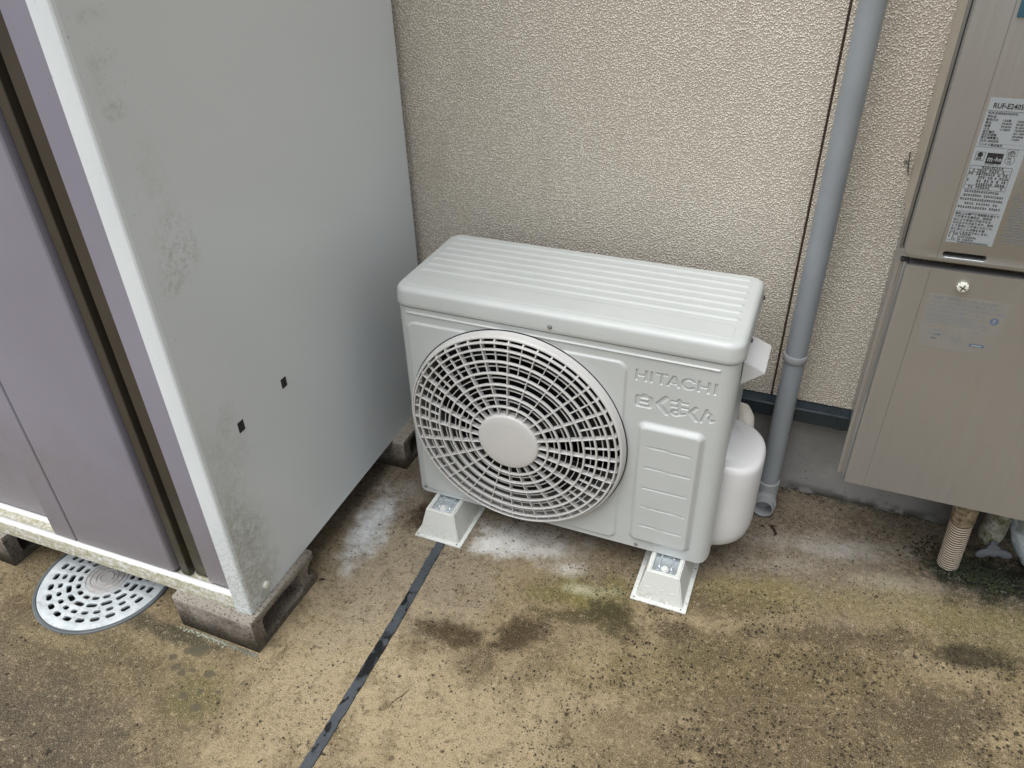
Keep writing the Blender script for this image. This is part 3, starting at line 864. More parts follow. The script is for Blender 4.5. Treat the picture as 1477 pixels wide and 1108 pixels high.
# lid: pressed sheet with ribs, a soft rolled edge and round plan corners
def make_lid():
    x0, x1, y0, y1 = -0.0042, W + 0.0055, -0.0035, D + 0.004
    zl = HT - 0.0382
    n = 0
    verts, faces = [], []
    gx = np.concatenate([np.linspace(x0 + .014, x0 + .050, 26), np.linspace(x0 + .050, x1 - .050, 60)[1:-1], np.linspace(x1 - .050, x1 - .014, 26)])
    gy = np.arange(y0 + 0.014, y1 - 0.0135, 0.0013); gy[-1] = y1 - 0.014
    X, Y = np.meshgrid(gx, gy)
    h = np.zeros_like(X)
    for yc in (0.0885, 0.1155, 0.1420, 0.1685, 0.1950, 0.2215, 0.2475):
        h += 0.0023 * smooth01(-sd_seg(X, Y, (0.0235, yc), (0.6335, yc), 0.0078) / 0.0052)
    h += 0.0010 * smooth01(-sd_rr(X, Y, 0.3275, 0.041, 0.3115, 0.0250, 0.012) / 0.0022)
    # plan corners of the flat field are rounded by pulling points in
    rc = 0.018
    cx = np.clip(X, gx[0] + rc, gx[-1] - rc); cy = np.clip(Y, gy[0] + rc, gy[-1] - rc)
    dx, dy = X - cx, Y - cy
    m = (dx != 0) & (dy != 0)
    mx = np.maximum(np.abs(dx), np.abs(dy)); ln = np.hypot(dx, dy)
    k = np.where(m, mx / np.maximum(ln, 1e-9), 1.0)
    X2, Y2 = cx + dx * k, cy + dy * k
    crown = 0.0012 * (1 - ((X - 0.33) / 0.335) ** 2)
    Zt = HT - 0.0012 + h + crown
    nyr, nxr = X.shape
    verts = list(np.stack([X2, Y2, Zt], -1).reshape(-1, 3))
    for j in range(nyr - 1):
        for i in range(nxr - 1):
            a = j * nxr + i
            faces.append((a, a + 1, a + nxr + 1, a + nxr))
    # border loop
    loop = [j for j in range(nxr)] + [r * nxr + nxr - 1 for r in range(1, nyr)] + [(nyr - 1) * nxr + i for i in range(nxr - 2, -1, -1)] + [r * nxr for r in range(nyr - 2, 0, -1)]
    P0 = np.array([verts[i] for i in loop])
    # outward direction from the rounded-rect core
    ccx = np.clip(P0[:, 0], gx[0] + rc, gx[-1] - rc); ccy = np.clip(P0[:, 1], gy[0] + rc, gy[-1] - rc)
    N = np.stack([P0[:, 0] - ccx, P0[:, 1] - ccy], -1); N /= np.linalg.norm(N, axis=1)[:, None]
    prev = loop
    R1 = 0.012
    prof = []
    for a in np.linspace(0, PI / 2, 8)[1:]:
        prof.append((R1 * math.sin(a), -R1 * (1 - math.cos(a))))
    prof += [(0.0132, -0.020), (0.0138, -0.0300), (0.0140, -0.0366), (0.0132, -0.0378), (0.0105, -0.0380), (0.0100, -0.030)]
    for o_, dz in prof:
        st = len(verts)
        for p, nn in zip(P0, N):
            verts.append((p[0] + nn[0] * o_, p[1] + nn[1] * o_, HT - 0.0012 + dz + (0 if dz < -.02 else 0)))
        cur = list(range(st, st + len(loop)))
        L = len(loop)
        for i in range(L):
            j = (i + 1) % L
            faces.append((prev[i], cur[i], cur[j], prev[j]))
        prev = cur
    V = np.array([list(map(float, v)) for v in verts]) - np.array(ACB)
    me = bpy.data.meshes.new('lid')
    me.from_pydata(V.tolist(), [], faces)
    me.materials.append(M['unit_paint']); me.update()
    bm = bmesh.new(); bm.from_mesh(me); bmesh.ops.recalc_face_normals(bm, faces=bm.faces); bm.to_mesh(me); bm.free()
    shade(me, 60)
    return link('lid', me, ac)
lid = make_lid()

def screw_bm(c, axis, r=0.0034):
    bm = bmesh.new()
    sgn = -1 if axis == 'Y' else 1
    lathe(bm, [(.0001, sgn * .0034), (r * .5, sgn * .0033), (r * .9, sgn * .0024), (r, sgn * .0012), (r * 1.25, sgn * .0008), (r * 1.3, 0)], c, axis, 16)
    return bm
for c in ((0.3225, -0.0034, 0.5655),):
    acpart('screw', screw_bm(c, 'Y', .0036), M['screw_metal'], lid)
for c in ((0.6650, 0.078, 0.5620), (0.6650, 0.245, 0.5620)):
    acpart('screw', screw_bm(c, 'X', .0040), M['dark_screw'], lid)
for c in ((0.0225, 0, 0.0865), (0.5132, 0, 0.0815)):
    acpart('screw', screw_bm(c, 'Y', .0030), M['screw_metal'], front_panel)

# sides, back, underside
acpart('side_panel', bx(W - .005, W - .0035, .0285, D - .004, H0 + .017, HT - .03, .0005, 1), M['unit_paint'])
acpart('side_panel', bx(.0035, .005, .0285, D - .004, H0 + .017, HT - .03, .0005, 1), M['unit_paint'])
acpart('back_coil', bx(.006, W - .006, D - .03, D - .006, H0 + .01, HT - .035), M['coil'])
acpart('base_pan', bx(.016, W - .016, .004, D - .010, H0 - .0002, H0 + .016, .003, 2), M['unit_paint'])
acpart('gap_shadow_strip', bx(.024, W - .024, .0022, .0120, H0 + .4700, HT - .030), M['black'])
acpart('divider', bx(.482, .485, .004, D - .03, H0 + .004, HT - .04), M['black'])
acpart('inner_liner', bx(.006, .482, .20, .21, H0 + .01, HT - .04), M['coil'])
acpart('seam_strip', bx(W - .0038, W - .0012, .031, .036, H0 + .004, HT - .041, .0006, 1), M['unit_paint'])
acpart('side_rail', bx(W - .0038, W - .0015, .05, .215, HT - .044, HT - .035, .0008, 1), M['unit_paint'])

# fan bell mouth and fan
bm = bmesh.new()
lathe(bm, [(.2245, .002), (.220, .003), (.217, .010), (.2145, .022), (.213, .045), (.213, .085), (.219, .095)], (FX, 0, FZ), 'Y', 96)
acpart('bell_mouth', bm, M['shroud'])
fan = None
def make_fan():
    bm = bmesh.new()
    lathe(bm, [(.0001, .028), (.040, .029), (.052, .034), (.056, .045), (.056, .095)], (FX, 0, FZ), 'Y', 32)
    f = acpart('fan', bm, M['fan_plastic'])
    for kb in range(3):
        bm = bmesh.new()
        rows = []
        for i in range(13):
            t = i / 12
            r = .05 + t * .155
            row = []
            span = math.radians(46 + 42 * t)
            a0 = math.radians(120 * kb + 15 + 26 * t)
            for j in range(13):
                s_ = j / 12
                a = a0 + span * (s_ - 0.5)
                y = .034 + .052 * s_ + .006 * math.sin(PI * s_) - .010 * t
                row.append(bm.verts.new((FX + r * math.cos(a), y, FZ + r * math.sin(a))))
            rows.append(row)
        for a, b_ in zip(rows, rows[1:]):
            for j in range(12): bm.faces.new((a[j], a[j + 1], b_[j + 1], b_[j]))
        bmesh.ops.solidify(bm, geom=bm.faces[:], thickness=.0025)
        acpart('blade', bm, M['fan_plastic'], f)
make_fan()

# fan grille: rim, concentric rings, spokes and a hub cap, domed forward
def dome(r): return -0.0455 + 0.0155 * (r / 0.217) ** 2
bm = bmesh.new()
lathe(bm, [(.2312, .0005), (.2308, -.0030), (.2298, -.0040), (.2284, -.0140), (.2272, -.0195), (.2258, -.0220), (.2236, -.0228), (.2222, -.0224), (.2214, -.0200), (.2210, .004)], (FX, 0, FZ), 'Y', 144)
shadow_bm = bmesh.new()
lathe(shadow_bm, [(.2300, -.0036), (.2300, -.0043), (.2318, -.0042), (.2320, -.0030)], (FX, 0, FZ), 'Y', 144)
acpart('rim_gap_shadow', shadow_bm, M['black'])  # black ring added as the shadow line round the rim's foot
grille = acpart('fan_grille', bm, M['grille_plastic'], angle=50)
def ring(r, w, d, back=0.0):
    y = dome(r) + back
    b2 = bmesh.new()
    c = min(w * .3, .0009)
    lathe(b2, [(r - w / 2 + c, y), (r + w / 2 - c, y), (r + w / 2, y + c), (r + w / 2 - .0003, y + d), (r - w / 2 + .0003, y + d), (r - w / 2, y + c)], (FX, 0, FZ), 'Y', 128, close=True)
    return b2
for r in (.083, .107, .131, .155, .179, .203, .2165):
    acpart('grille_ring', ring(r, .0037 if r < .21 else .0034, .0062), M['grille_plastic'], grille)
for r in (.095, .119, .143, .167, .191):
    acpart('grille_ring', ring(r, .0018, .0040, .0060), M['grille_plastic'], grille)
hub = bmesh.new()
lathe(hub, [(.0001, -.0478), (.02, -.0476), (.045, -.0470), (.0595, -.0460), (.0622, -.0452), (.0640, -.0430), (.0645, -.0395), (.0645, -.0280), (.0610, -.0280), (.060, -.040)], (FX, 0, FZ), 'Y', 96)
acpart('hub_cap', hub, M['grille_plastic'], grille, angle=50)

def spoke_mesh(r0, r1, w, front, depth, n=8):
    """bar lying along +x from the fan axis, following the dome"""
    b2 = bmesh.new(); rows = []
    for i in range(n + 1):
        r = r0 + (r1 - r0) * i / n
        y = dome(r) + front
        c = w * .25
        rows.append([b2.verts.new(p) for p in ((r, y, -w / 2 + c), (r, y, w / 2 - c), (r, y + c, w / 2), (r, y + depth, w / 2 - .0003), (r, y + depth, -w / 2 + .0003), (r, y + c, -w / 2))])
    for a, b_ in zip(rows, rows[1:]):
        for k in range(6):
            j = (k + 1) % 6
            b2.faces.new((a[k], a[j], b_[j], b_[k]))
    b2.faces.new(rows[0][::-1]); b2.faces.new(rows[-1])
    return finish(b2, 'spoke', M['grille_plastic'])
long_me = spoke_mesh(.0630, .2165, .0022, .0008, .0120)
short_me = spoke_mesh(.1552, .2165, .0017, .0020, .0060, 4)
def tab_mesh():
    b2 = bmesh.new(); rows = []
    w = .0030
    for i in range(6):
        t = i / 5
        r = .2160 + (.2215 - .2160) * t
        y = dome(.2165) + .001 + (.0075) * (1 - math.cos(t * PI / 2)) ** 1.0
        dz = 0.0
        d = .011 + .010 * t
        rows.append([b2.verts.new(p) for p in ((r, y, -w / 2 + dz), (r, y, w / 2 + dz), (r - .0025, y + d, w / 2 + dz), (r - .0025, y + d, -w / 2 + dz))])
    for a, b_ in zip(rows, rows[1:]):
        for k in range(4):
            j = (k + 1) % 4
            b2.faces.new((a[k], a[j], b_[j], b_[k]))
    b2.faces.new(rows[0][::-1]); b2.faces.new(rows[-1])
    return finish(b2, 'rim_tab', M['grille_plastic'])
tab_me = tab_mesh()
for k in range(48):
    a = math.radians(7.5 * k)
    mat = Matrix.Translation(Vector((FX, 0, FZ)) - ACB) @ Matrix.Rotation(-a, 4, 'Y')
    o = link('spoke', long_me if k % 2 == 0 else short_me, grille); o.matrix_local = mat
    o = link('rim_tab', tab_me, grille); o.matrix_local = mat

# carry handle on the right side
def handle():
    bm = bmesh.new()
    x0, x1 = W - .002, 0.6975
    pr = [(x0, .5045), (x1 - .0015, .4885), (x1, .4868), (x1 - .0008, .4845), (x0, .4525)]
    a = [bm.verts.new((x, .100, z)) for x, z in pr]
    b_ = [bm.verts.new((x, .200, z)) for x, z in pr]
    for i in range(5):
        j = (i + 1) % 5
        bm.faces.new((a[i], a[j], b_[j], b_[i]))
    bm.faces.new(a); bm.faces.new(b_[::-1])
    bmesh.ops.bevel(bm, geom=[e for e in bm.edges if abs(e.verts[0].co.y - e.verts[1].co.y) < .001], offset=.0012, segments=2, affect='EDGES')
    return bm
acpart('carry_handle', handle(), M['cover_plastic'])

# valve cover: bulging half round housing
def valve_cover():
    n = 28
    levels = []
    zt, zb = 0.290, 0.092
    rx, yc, ry = 0.0715, 0.128, 0.086
    # (z, scale x, scale y)
    for z, s in ((zb - .012, .0), (zb - .004, .30), (zb - .001, .58), (zb + .003, .80), (zb + .012, .93), (zb + .028, .985), (zb + .05, 1.0), (.17, 1.0), (.24, 1.0),
                 (zt - .014, 1.0), (zt - .008, .985), (zt - .003, .955), (zt, .90), (zt + .0005, .82), (zt - .001, .6), (zt + .002, .3), (zt + .008, .0)):
        levels.append((z, s))
    bm = bmesh.new(); rows = []
    for z, s in levels:
        row = []
        for i in range(n + 1):
            a = -PI / 2 + PI * i / n
            ca, sa = math.cos(a), math.sin(a)
            ex = 0.74
            x = W - .006 + (rx + .002) * s * (abs(ca) ** ex) * (1 - .22 * max(0, sa) ** 2)
            y = yc + ry * (0.25 + 0.75 * max(s, .45)) * math.copysign(abs(sa) ** ex, sa)
            zz = z
            if z < .13:
                zz -= .016 * (1 - s * abs(ca)) ** 1.5 * min(1, (.13 - z) / .03)
            if z > zt - .02:      # the top slopes up towards the body and the back
                zz += .012 * (1 - s * abs(ca)) * 0.6 + .010 * (sa + 1) * .5 * 0
            row.append(bm.verts.new((x, y, zz)))
        rows.append(row)
    for a, b_ in zip(rows, rows[1:]):
        for i in range(n): bm.faces.new((a[i], a[i + 1], b_[i + 1], b_[i]))
    return bm
acpart('valve_cover', valve_cover(), M['cover_plastic'], angle=60)
bm = bx(W - .0035, W + .0005, .040, .044, .092, .310, .0008, 1)
acpart('cover_flange', bm, M['cover_plastic'])

# insulated refrigerant line leaving behind the valve cover
pipe = thing('refrigerant_line', 'cream insulated refrigerant pipe curving out behind the valve cover towards the wall', 'pipe', (0.668, 0.26, 0.0))
bm = bmesh.new()
pts = [(0.008, -.045, .17), (0.008, -.040, .225), (.007, -.025, .255), (.004, 0.0, .266), (-.006, .03, .262), (-.022, .055, .245), (-.04, .075, .20), (-.05, .085, .12), (-.055, .085, .02)]
sm = []
for i in range(len(pts) - 1):
    for t in np.linspace(0, 1, 5)[:-1]:
        sm.append([pts[i][k] * (1 - t) + pts[i + 1][k] * t for k in range(3)])
sm.append(pts[-1])
tube(bm, sm, .0185, 20)
part('insulated_pipe', bm, M['insulation'], pipe)

# ------------------------------------------------------------------ plastic feet
def foot(x, label):
    t = thing('mounting_foot', label, 'mounting block', (x, 0, 0), 0, 'plastic feet under the outdoor unit')
    y0b, y0t, y1 = -0.0756, -0.0520, 0.335
    hw, tw, top_ = 0.0575, 0.0335, 0.0722
    bm = bmesh.new()
    box(bm, -hw, hw, y0b, y1 + .014, 0.0, 0.0042, 0.0018, 2)
    part('base_plate', bm, M['foot_plastic'], t)
    bm = bmesh.new()
    bw = 0.0490; yb = y0b + .0085
    lo = [(-bw, yb), (bw, yb), (bw, y1 + .004), (-bw, y1 + .004)]
    hi = [(-tw, y0t), (tw, y0t), (tw, y1 - .012), (-tw, y1 - .012)]
    il, ir, iy0, iy1 = -.0245, .0245, y0t + .0070, y1 - .022
    inn = [(il, iy0), (ir, iy0), (ir, iy1), (il, iy1)]
    A = [bm.verts.new((*p, .0036)) for p in lo]
    B = [bm.verts.new((*p, top_)) for p in hi]
    Cc = [bm.verts.new((*p, top_)) for p in inn]
    Dd = [bm.verts.new((*p, top_ - .010)) for p in inn]
    for u, v in ((A, B), (B, Cc), (Cc, Dd)):
        for i in range(4):
            j = (i + 1) % 4
            bm.faces.new((u[i], u[j], v[j], v[i]))
    bm.faces.new(Dd)
    be = [e for e in bm.edges if (e.verts[0] in A and e.verts[1] in B) or (e.verts[0] in B and e.verts[1] in B) or (e.verts[1] in A and e.verts[0] in B) or (e.verts[0] in Cc and e.verts[1] in Cc) or (e.verts[0] in Cc and e.verts[1] in Dd)]
    bmesh.ops.bevel(bm, geom=be, offset=.0022, segments=3, affect='EDGES')
    part('pedestal', bm, M['foot_plastic'], t)
    # gussets
    for gx in (-.017, .017):
        bm = bmesh.new()
        pr = [(y0b + .003, .004), (yb + .005, .004), (yb + .007, .016), (y0b + .005, .006)]
        a = [bm.verts.new((gx - .0013, y, z)) for y, z in pr]; b_ = [bm.verts.new((gx + .0013, y, z)) for y, z in pr]
        for i in range(4):
            j = (i + 1) % 4; bm.faces.new((a[i], a[j], b_[j], b_[i]))
        bm.faces.new(a); bm.faces.new(b_[::-1])
        part('gusset', bm, M['foot_plastic'], t)
    for s_ in (-1, 1):
        for yy in (0.02, 0.12, 0.22):
            bm = bmesh.new()
            pr = [(s_ * .0545, .004), (s_ * .044, .004), (s_ * .042, .016), (s_ * .052, .0065)]
            a = [bm.verts.new((xx, yy - .0013, z)) for xx, z in pr]; b_ = [bm.verts.new((xx, yy + .0013, z)) for xx, z in pr]
            for i in range(4):
                j = (i + 1) % 4; bm.faces.new((a[i], a[j], b_[j], b_[i]))
            bm.faces.new(a); bm.faces.new(b_[::-1])
            part('gusset', bm, M['foot_plastic'], t)
    # little moulded dashes on the front slope and plate holes
    sl = (y0t - yb) / (top_ - .0036)
    for gx, z in ((-.027, .034), (.004, .034), (.024, .032)):
        y = yb + sl * (z - .0036)
        part('moulded_mark', bx(gx - .004, gx + .004, y - .0009, y + .002, z - .0008, z + .0008), M['foot_plastic'], t)
    for gx, yy in ((-.050, y0b + .006), (.046, y0b + .006), (.0535, 0.05)):
        bm = bmesh.new(); lathe(bm, [(.0001, .0044), (.0016, .0044), (.0018, .0040)], (gx, yy, 0), 'Z', 10)
        part('plate_hole', bm, M['black'], t)
    # zinc rail sunk in the top, with bolt and studs
    rail = part('metal_rail', bx(il + .0005, ir - .0005, iy0 + .0005, iy1 - .0005, top_ - .0092, top_ - .0052, .0006, 1), M['zinc'], t)
    for gx in (-.0125, .0125):
        part('rail_rib', bx(gx - .0016, gx + .0016, iy0 + .016, iy1 - .01, top_ - .0075, top_ - .0020, .0010, 2), M['zinc'], rail)
    bm = bmesh.new(); lathe(bm, [(.0001, .0016), (.0045, .0015), (.0062, .0002), (.0065, -.0020), (.0080, -.0026), (.0080, -.0065)], (0.0, iy0 + .0115, top_ - .001), 'Z', 20)
    part('bolt', bm, M['foot_plastic'], t)
    for gx in (-.0135, .0135):
        bm = bmesh.new(); lathe(bm, [(.0001, .0), (.0025, -.0002), (.0038, -.0018), (.0040, -.0060)], (gx, iy0 + .0085, top_ - .0035), 'Z', 14)
        part('stud', bm, M['zinc'], t)
    # unit's foot tongue held by the bolt
    bm = bmesh.new()
    pr = []
    for k in range(13):
        a = PI * k / 12
        pr.append((.0095 * math.cos(a) * -1, iy0 + .0165 - .0055 * math.sin(a)))
    pr += [(.0110, .004), (-.0110, .004)]
    b2 = profile_z(pr, top_ - .0066, top_ - .0040)
    part('clamp_tongue', b2, M['zinc'], t)
    return t
foot(0.082, 'white plastic mounting foot standing on the dark joint strip under the fan end')
foot(0.5828, 'white plastic mounting foot beside green algae, under the lettered end of the unit')

# ================================================================== STORAGE SHED
SHX, SHY, SHR = -0.1195, -0.4433, 0.0257
shed = thing('storage_shed', 'tall metal storage shed with a grey side, white corner post and mauve sliding doors', 'shed', (SHX, SHY, 0), SHR)
ZB, ZT = 0.085, 2.05
SD = 0.785       # depth
SW = 1.9         # width (to the left)
# corner post: white front leg and the grey side panel behind it
post = [(-0.0362, 0.012), (-0.0362, 0.0012), (-0.0350, 0.0), (-0.0060, 0.0), (-0.0030, 0.0008), (-0.0008, 0.0030), (0.0, 0.0062), (0.0, 0.0095), (-0.0035, 0.0095), (-0.0035, 0.012)]
part('corner_post', profile_z(post, ZB + .0005, ZT), M['trim'], shed, angle=30)
sidebm = bx(-0.0030, 0.0, 0.0097, SD, ZB, ZT, 0.0004, 1)
part('side_panel', sidebm, M['shed_side'], shed)
part('back_panel', bx(-SW, -.004, SD - .004, SD, ZB, ZT), M['shed_side'], shed)
part('side_panel', bx(-SW, -SW + .003, .002, SD - .004, ZB, ZT), M['shed_side'], shed)
part('roof', bx(-SW - .02, .02, -.06, SD + .005, ZT, ZT + .05, .004, 2), M['trim'], shed)
part('floor', bx(-SW + .004, -.004, .05, SD - .005, ZB, ZB + .02), M['brown'], shed)
# sill with two tracks
sy = 0.0022
prof = [(sy, .0868), (sy, .1195), (sy + .0012, .1222), (sy + .0040, .1236), (sy + .0105, .1238), (sy + .0140, .1222), (sy + .0158, .1170), (sy + .0310, .1165),
        (sy + .0325, .1215), (sy + .0355, .1236), (sy + .0430, .1238), (sy + .0460, .1218), (sy + .0475, .1165), (sy + .070, .1160), (sy + .070, .0868)]
part('door_sill', profile_x(prof, -SW + .004, -0.0366), M['sill'], shed, angle=50)
part('head_rail', bx(-SW + .004, -.0366, .003, .07, ZT - .10, ZT - .001), M['trim'], shed)
# front sliding door
zb_, zt_ = 0.1262, ZT - .09
fy = 0.0120
door = part('sliding_door', profile_z([(-.4285, fy), (-.1888, fy), (-.1850, fy + .0010), (-.1826, fy + .0035), (-.1815, fy + .0075), (-.1812, fy + .018), (-.186, fy + .018), (-.186, fy + .016), (-.4285, fy + .016)], zb_, zt_), M['purple'], shed, angle=28)
part('door_stile', profile_z([(-.4925, fy + .0006), (-.4915, fy), (-.4365, fy), (-.4345, fy + .0016), (-.4335, fy + .0058), (-.4290, fy + .0060), (-.4290, fy + .016), (-.4925, fy + .016)], zb_ + .0010, zt_), M['purple'], door, angle=28)
part('door_gap_strip', bx(-.4310, -.1860, fy + .004, fy + .015, zb_ - .0034, zb_ - .0002), M['black'], door)
# bronze handle profile: lit face, deep slot, second face
part('handle_profile', profile_z([(-.1810, fy + .0180), (-.1805, fy + .0150), (-.1700, fy + .0150), (-.1695, fy + .0075), (-.1680, fy + .0068), (-.1520, fy + .0068), (-.1505, fy + .0078), (-.1503, fy + .028), (-.1810, fy + .028)], zb_ - .006, zt_), M['brown'], door, angle=12)
part('handle_slot', bx(-.1502, -.1410, fy + .022, fy + .030, zb_ - .004, zt_), M['black'], door)
part('handle_profile', profile_z([(-.1408, fy + .0265), (-.1402, fy + .0150), (-.1385, fy + .0130), (-.1015, fy + .0125), (-.1010, fy + .0300), (-.1408, fy + .0300)], zb_ - .003, zt_), M['brown'], door, angle=20)
part('end_stile', profile_z([(-.1008, fy + .020), (-.1008, fy + .0042), (-.0998, fy + .0034), (-.0390, fy + .0034), (-.0375, fy + .0045), (-.0375, fy + .020)], zb_, zt_), M['purple'], door, angle=30)
# rear sliding door, behind the second track
rdoor = part('rear_sliding_door', bx(-SW + .01, -.47, .0475, .0560, zb_ - .004, zt_, .0015, 1), M['purple'], shed)
part('rear_door_gap', bx(-SW + .01, -.4705, .0480, .0555, zb_ - .0085, zb_ - .0042), M['black'], rdoor)
# small fittings on the side
for yy, zz, hh in ((0.2325, 0.4728, .0100), (0.1035, 0.4647, .0106)):
    part('square_plug', bx(0.0, 0.0009, yy - .0075, yy + .0075, zz - hh, zz + hh, .0003, 1), M['black'], shed)
bm = bmesh.new(); lathe(bm, [(.0078, 0), (.0080, .0030), (.0074, .0052), (.0060, .0060), (.0001, .0062)], (0.0, .0530, .1158), 'X', 24)
part('screw_cap', bm, M['cap_white'], shed)

# ------------------------------------------------------------------ concrete blocks under the shed
def cblock(x, y, rz, label):
    """x, y: front right foot of the block; hollow section seen from the right"""
    t = thing('concrete_block', label, 'concrete block', (x, y, 0), rz, 'concrete blocks under the shed')
    outer = [(0, 0), (.198, 0), (.198, .020), (.186, .024), (.176, .032), (.171, .044), (.176, .056), (.186, .064), (.198, .066), (.198, .0840), (.0, .0840)]
    hole = rrect(.0900, .0420, .126, .054, .013, 4)
    b2 = curve_solid([outer, hole], .19, .0012)
    for v in b2.verts:
        p = v.co.copy()
        v.co = Vector((-.095 + p.z, p.x, p.y))
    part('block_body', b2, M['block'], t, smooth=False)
    part('cavity_back', bx(-.188, -.150, .025, .155, .012, .074), M['block'], t, smooth=False)
    return t
cblock(-0.1093, -0.4605, 0.0, 'hollow grey concrete block under the white corner post of the shed')
cblock(-0.1040, 0.1230, 0.0, 'dim concrete block under the back of the shed, next to the house wall')
cblock(-0.7600, -0.4720, 0.0, 'dark concrete block under the shed doors, beyond the round drain cover')

# ------------------------------------------------------------------ round drain cover
mh = thing('drain_cover', 'round pale metal drain cover with rings of slotted holes, partly under the shed', 'drain cover', (MHX, MHY, 0))
bm = bmesh.new()
lathe(bm, [(.1460, -.0005), (.1455, .0030), (.1440, .0042), (.1395, .0042), (.1385, .0036), (.1383, -.02), (.135, -.022), (.135, -.10)], seg=96)
part('frame_ring', bm, M['frame'], mh)
loops = [circle(0, 0, .1366, 96)]
def slot(r, a, lt, lr):
    pts = rrect(0, 0, lt, lr, lr * .48, 4)
    ca, sa = math.cos(a), math.sin(a)
    return [((r + py) * ca - px * sa, (r + py) * sa + px * ca) for px, py in pts]
for r, n, ph, lt, lr in ((.1130, 24, 4.2, .0204, .0126), (.0940, 24, 4.2, .0160, .0112), (.0748, 16, .6, .0240, .0122), (.0560, 16, .8, .0168, .0110)):
    for k in range(n):
        loops.append(slot(r, math.radians(ph + 360 / n * k), lt, lr))
lb = curve_solid(loops, .006, .0008)
for v in lb.verts: v.co.z += .0008
lidp = part('grate', lb, M['cover'], mh, angle=40)
for r in (.0435, .0345, .0225, .0140):
    bm = bmesh.new()
    lathe(bm, [(r - .0014, .0034), (r - .0008, .0052), (r + .0008, .0052), (r + .0014, .0034)], seg=64)
    part('raised_ring', bm, M['cover'], lidp)
bm = bmesh.new(); lathe(bm, [(.0001, -.0995), (.1349, -.1000)], seg=48)
part('pit_floor', bm, M['pit'], mh)

# ================================================================== WATER HEATER
HX0 = 0.8652
heater = thing('water_heater', 'champagne metal water heater mounted high on the wall with a printed rating label', 'water heater', (HX0, YW, 0.735))
HB = Vector((HX0, YW, 0.735))
def hpart(name, bm, mat, parent=heater, **k):
    bmesh.ops.translate(bm, verts=bm.verts, vec=-HB)
    return part(name, bm, mat, parent, **k)
hw_r = 1.335
hpart('housing', bx(.8695, hw_r - .004, .152, YW - .0006, .742, 1.335, .003, 2), M['heater'])
hpart('side_flange', bx(.8600, hw_r + .005, .1495, .1560, .7335, 1.345, .0022, 2), M['heater_flange'])
# front cover with a slot near the bottom; slab in the xz plane
hpart('side_panel', bx(.8688, .8694, .158, YW - .002, .7425, 1.335), M['side_reflection'])  # thin sheet added to carry the painted wall reflection
fl_loops = [rrect((HX0 + hw_r) / 2, 1.0380, hw_r - HX0 - .006, .606, .011, 6), rrect(.9482, .7458, .0640, .0132, .0062, 5)]
fb = curve_solid(fl_loops, .030, .0030)
for v in fb.verts:
    p = v.co.copy(); v.co = Vector((p.x, .1335 + p.z, p.y))
hpart('cover_gap', bx(.8640, .8672, .1478, .1500, .7400, 1.335), M['black'])
cover = hpart('front_cover', fb, M['heater'], angle=30)
hpart('slot_glint', bx(.9215, .9750, .1178, .1192, .7412, .7418, .0002, 1), M['zinc'], cover)  # bright sliver added for the light on the slot's lower edge
hpart('slot_shade', bx(.915, .982, .1395, .1482, .738, .752), M['black'], cover)
hpart('cover_seam', bx(.9110, .9118, .1181, .1192, .7345, 1.342), M['heater_flange'], cover)
hpart('remote_window', bx(.9165, 1.02, .1160, .1187, 1.0770, 1.16, .0014, 2), M['panel_blue'], cover)

# text as flat print
def text_bm(txt, x, z, size, y, narrow=1.0, bold=0.0):
    cu = bpy.data.curves.new('t', 'FONT')
    cu.body = txt; cu.size = size; cu.offset = bold; cu.resolution_u = 2
    o = bpy.data.objects.new('t', cu)
    me = bpy.data.meshes.new_from_object(o)
    bpy.data.objects.remove(o); bpy.data.curves.remove(cu)
    out = [((v.co.x * narrow + x), y, v.co.y + z) for v in me.vertices], [tuple(p.vertices) for p in me.polygons]
    bpy.data.meshes.remove(me)
    return out
class Print:
    def __init__(s): s.v = []; s.f = []
    def add(s, vf):
        n = len(s.v); s.v += vf[0]; s.f += [tuple(i + n for i in f) for f in vf[1]]
    def text(s, *a, **k): s.add(text_bm(*a, **k))
    def rect(s, x0, x1, z0, z1, y): s.add(([(x0, y, z0), (x1, y, z0), (x1, y, z1), (x0, y, z1)], [(0, 1, 2, 3)]))
    def frame(s, x0, x1, z0, z1, w, y):
        s.rect(x0, x1, z0, z0 + w, y); s.rect(x0, x1, z1 - w, z1, y); s.rect(x0, x0 + w, z0 + w, z1 - w, y); s.rect(x1 - w, x1, z0 + w, z1 - w, y)
    def ringp(s, cx, cz, r, w, y, n=24):
        vs = [(cx + q * math.cos(2 * PI * k / n), y, cz + q * math.sin(2 * PI * k / n)) for k in range(n) for q in (r - w, r)]
        s.add((vs, [(2 * k, 2 * k + 1, (2 * k + 3) % (2 * n), (2 * k + 2) % (2 * n)) for k in range(n)]))
    def disc(s, cx, cz, r, y, n=20): s.add(([(cx + r * math.cos(2 * PI * k / n), y, cz + r * math.sin(2 * PI * k / n)) for k in range(n)], [tuple(range(n))]))
    def fine(s, x0, x1, z, h, y, density=.8):
        """a line of print too small to read: short uneven marks"""
        x = x0
        while x < x1 - h * .5:
            w = h * random.uniform(.75, 1.0)
            if random.random() < density:
                # each sign: two or three strokes
                s.rect(x, x + w * .85, z + h * random.uniform(.05, .2), z + h * random.uniform(.26, .36), y)
                s.rect(x, x + w * random.uniform(.6, .85), z + h * random.uniform(.6, .7), z + h * random.uniform(.82, 1.0), y)
                s.rect(x + w * .3, x + w * .48, z, z + h, y - .00002)
            x += w
    def build(s, name, mat, base, parent):
        me = bpy.data.meshes.new(name)
        me.from_pydata([tuple(Vector(v) - base) for v in s.v], [], s.f)
        me.materials.append(mat); me.update()
        return link(name, me, parent, kind='stuff')

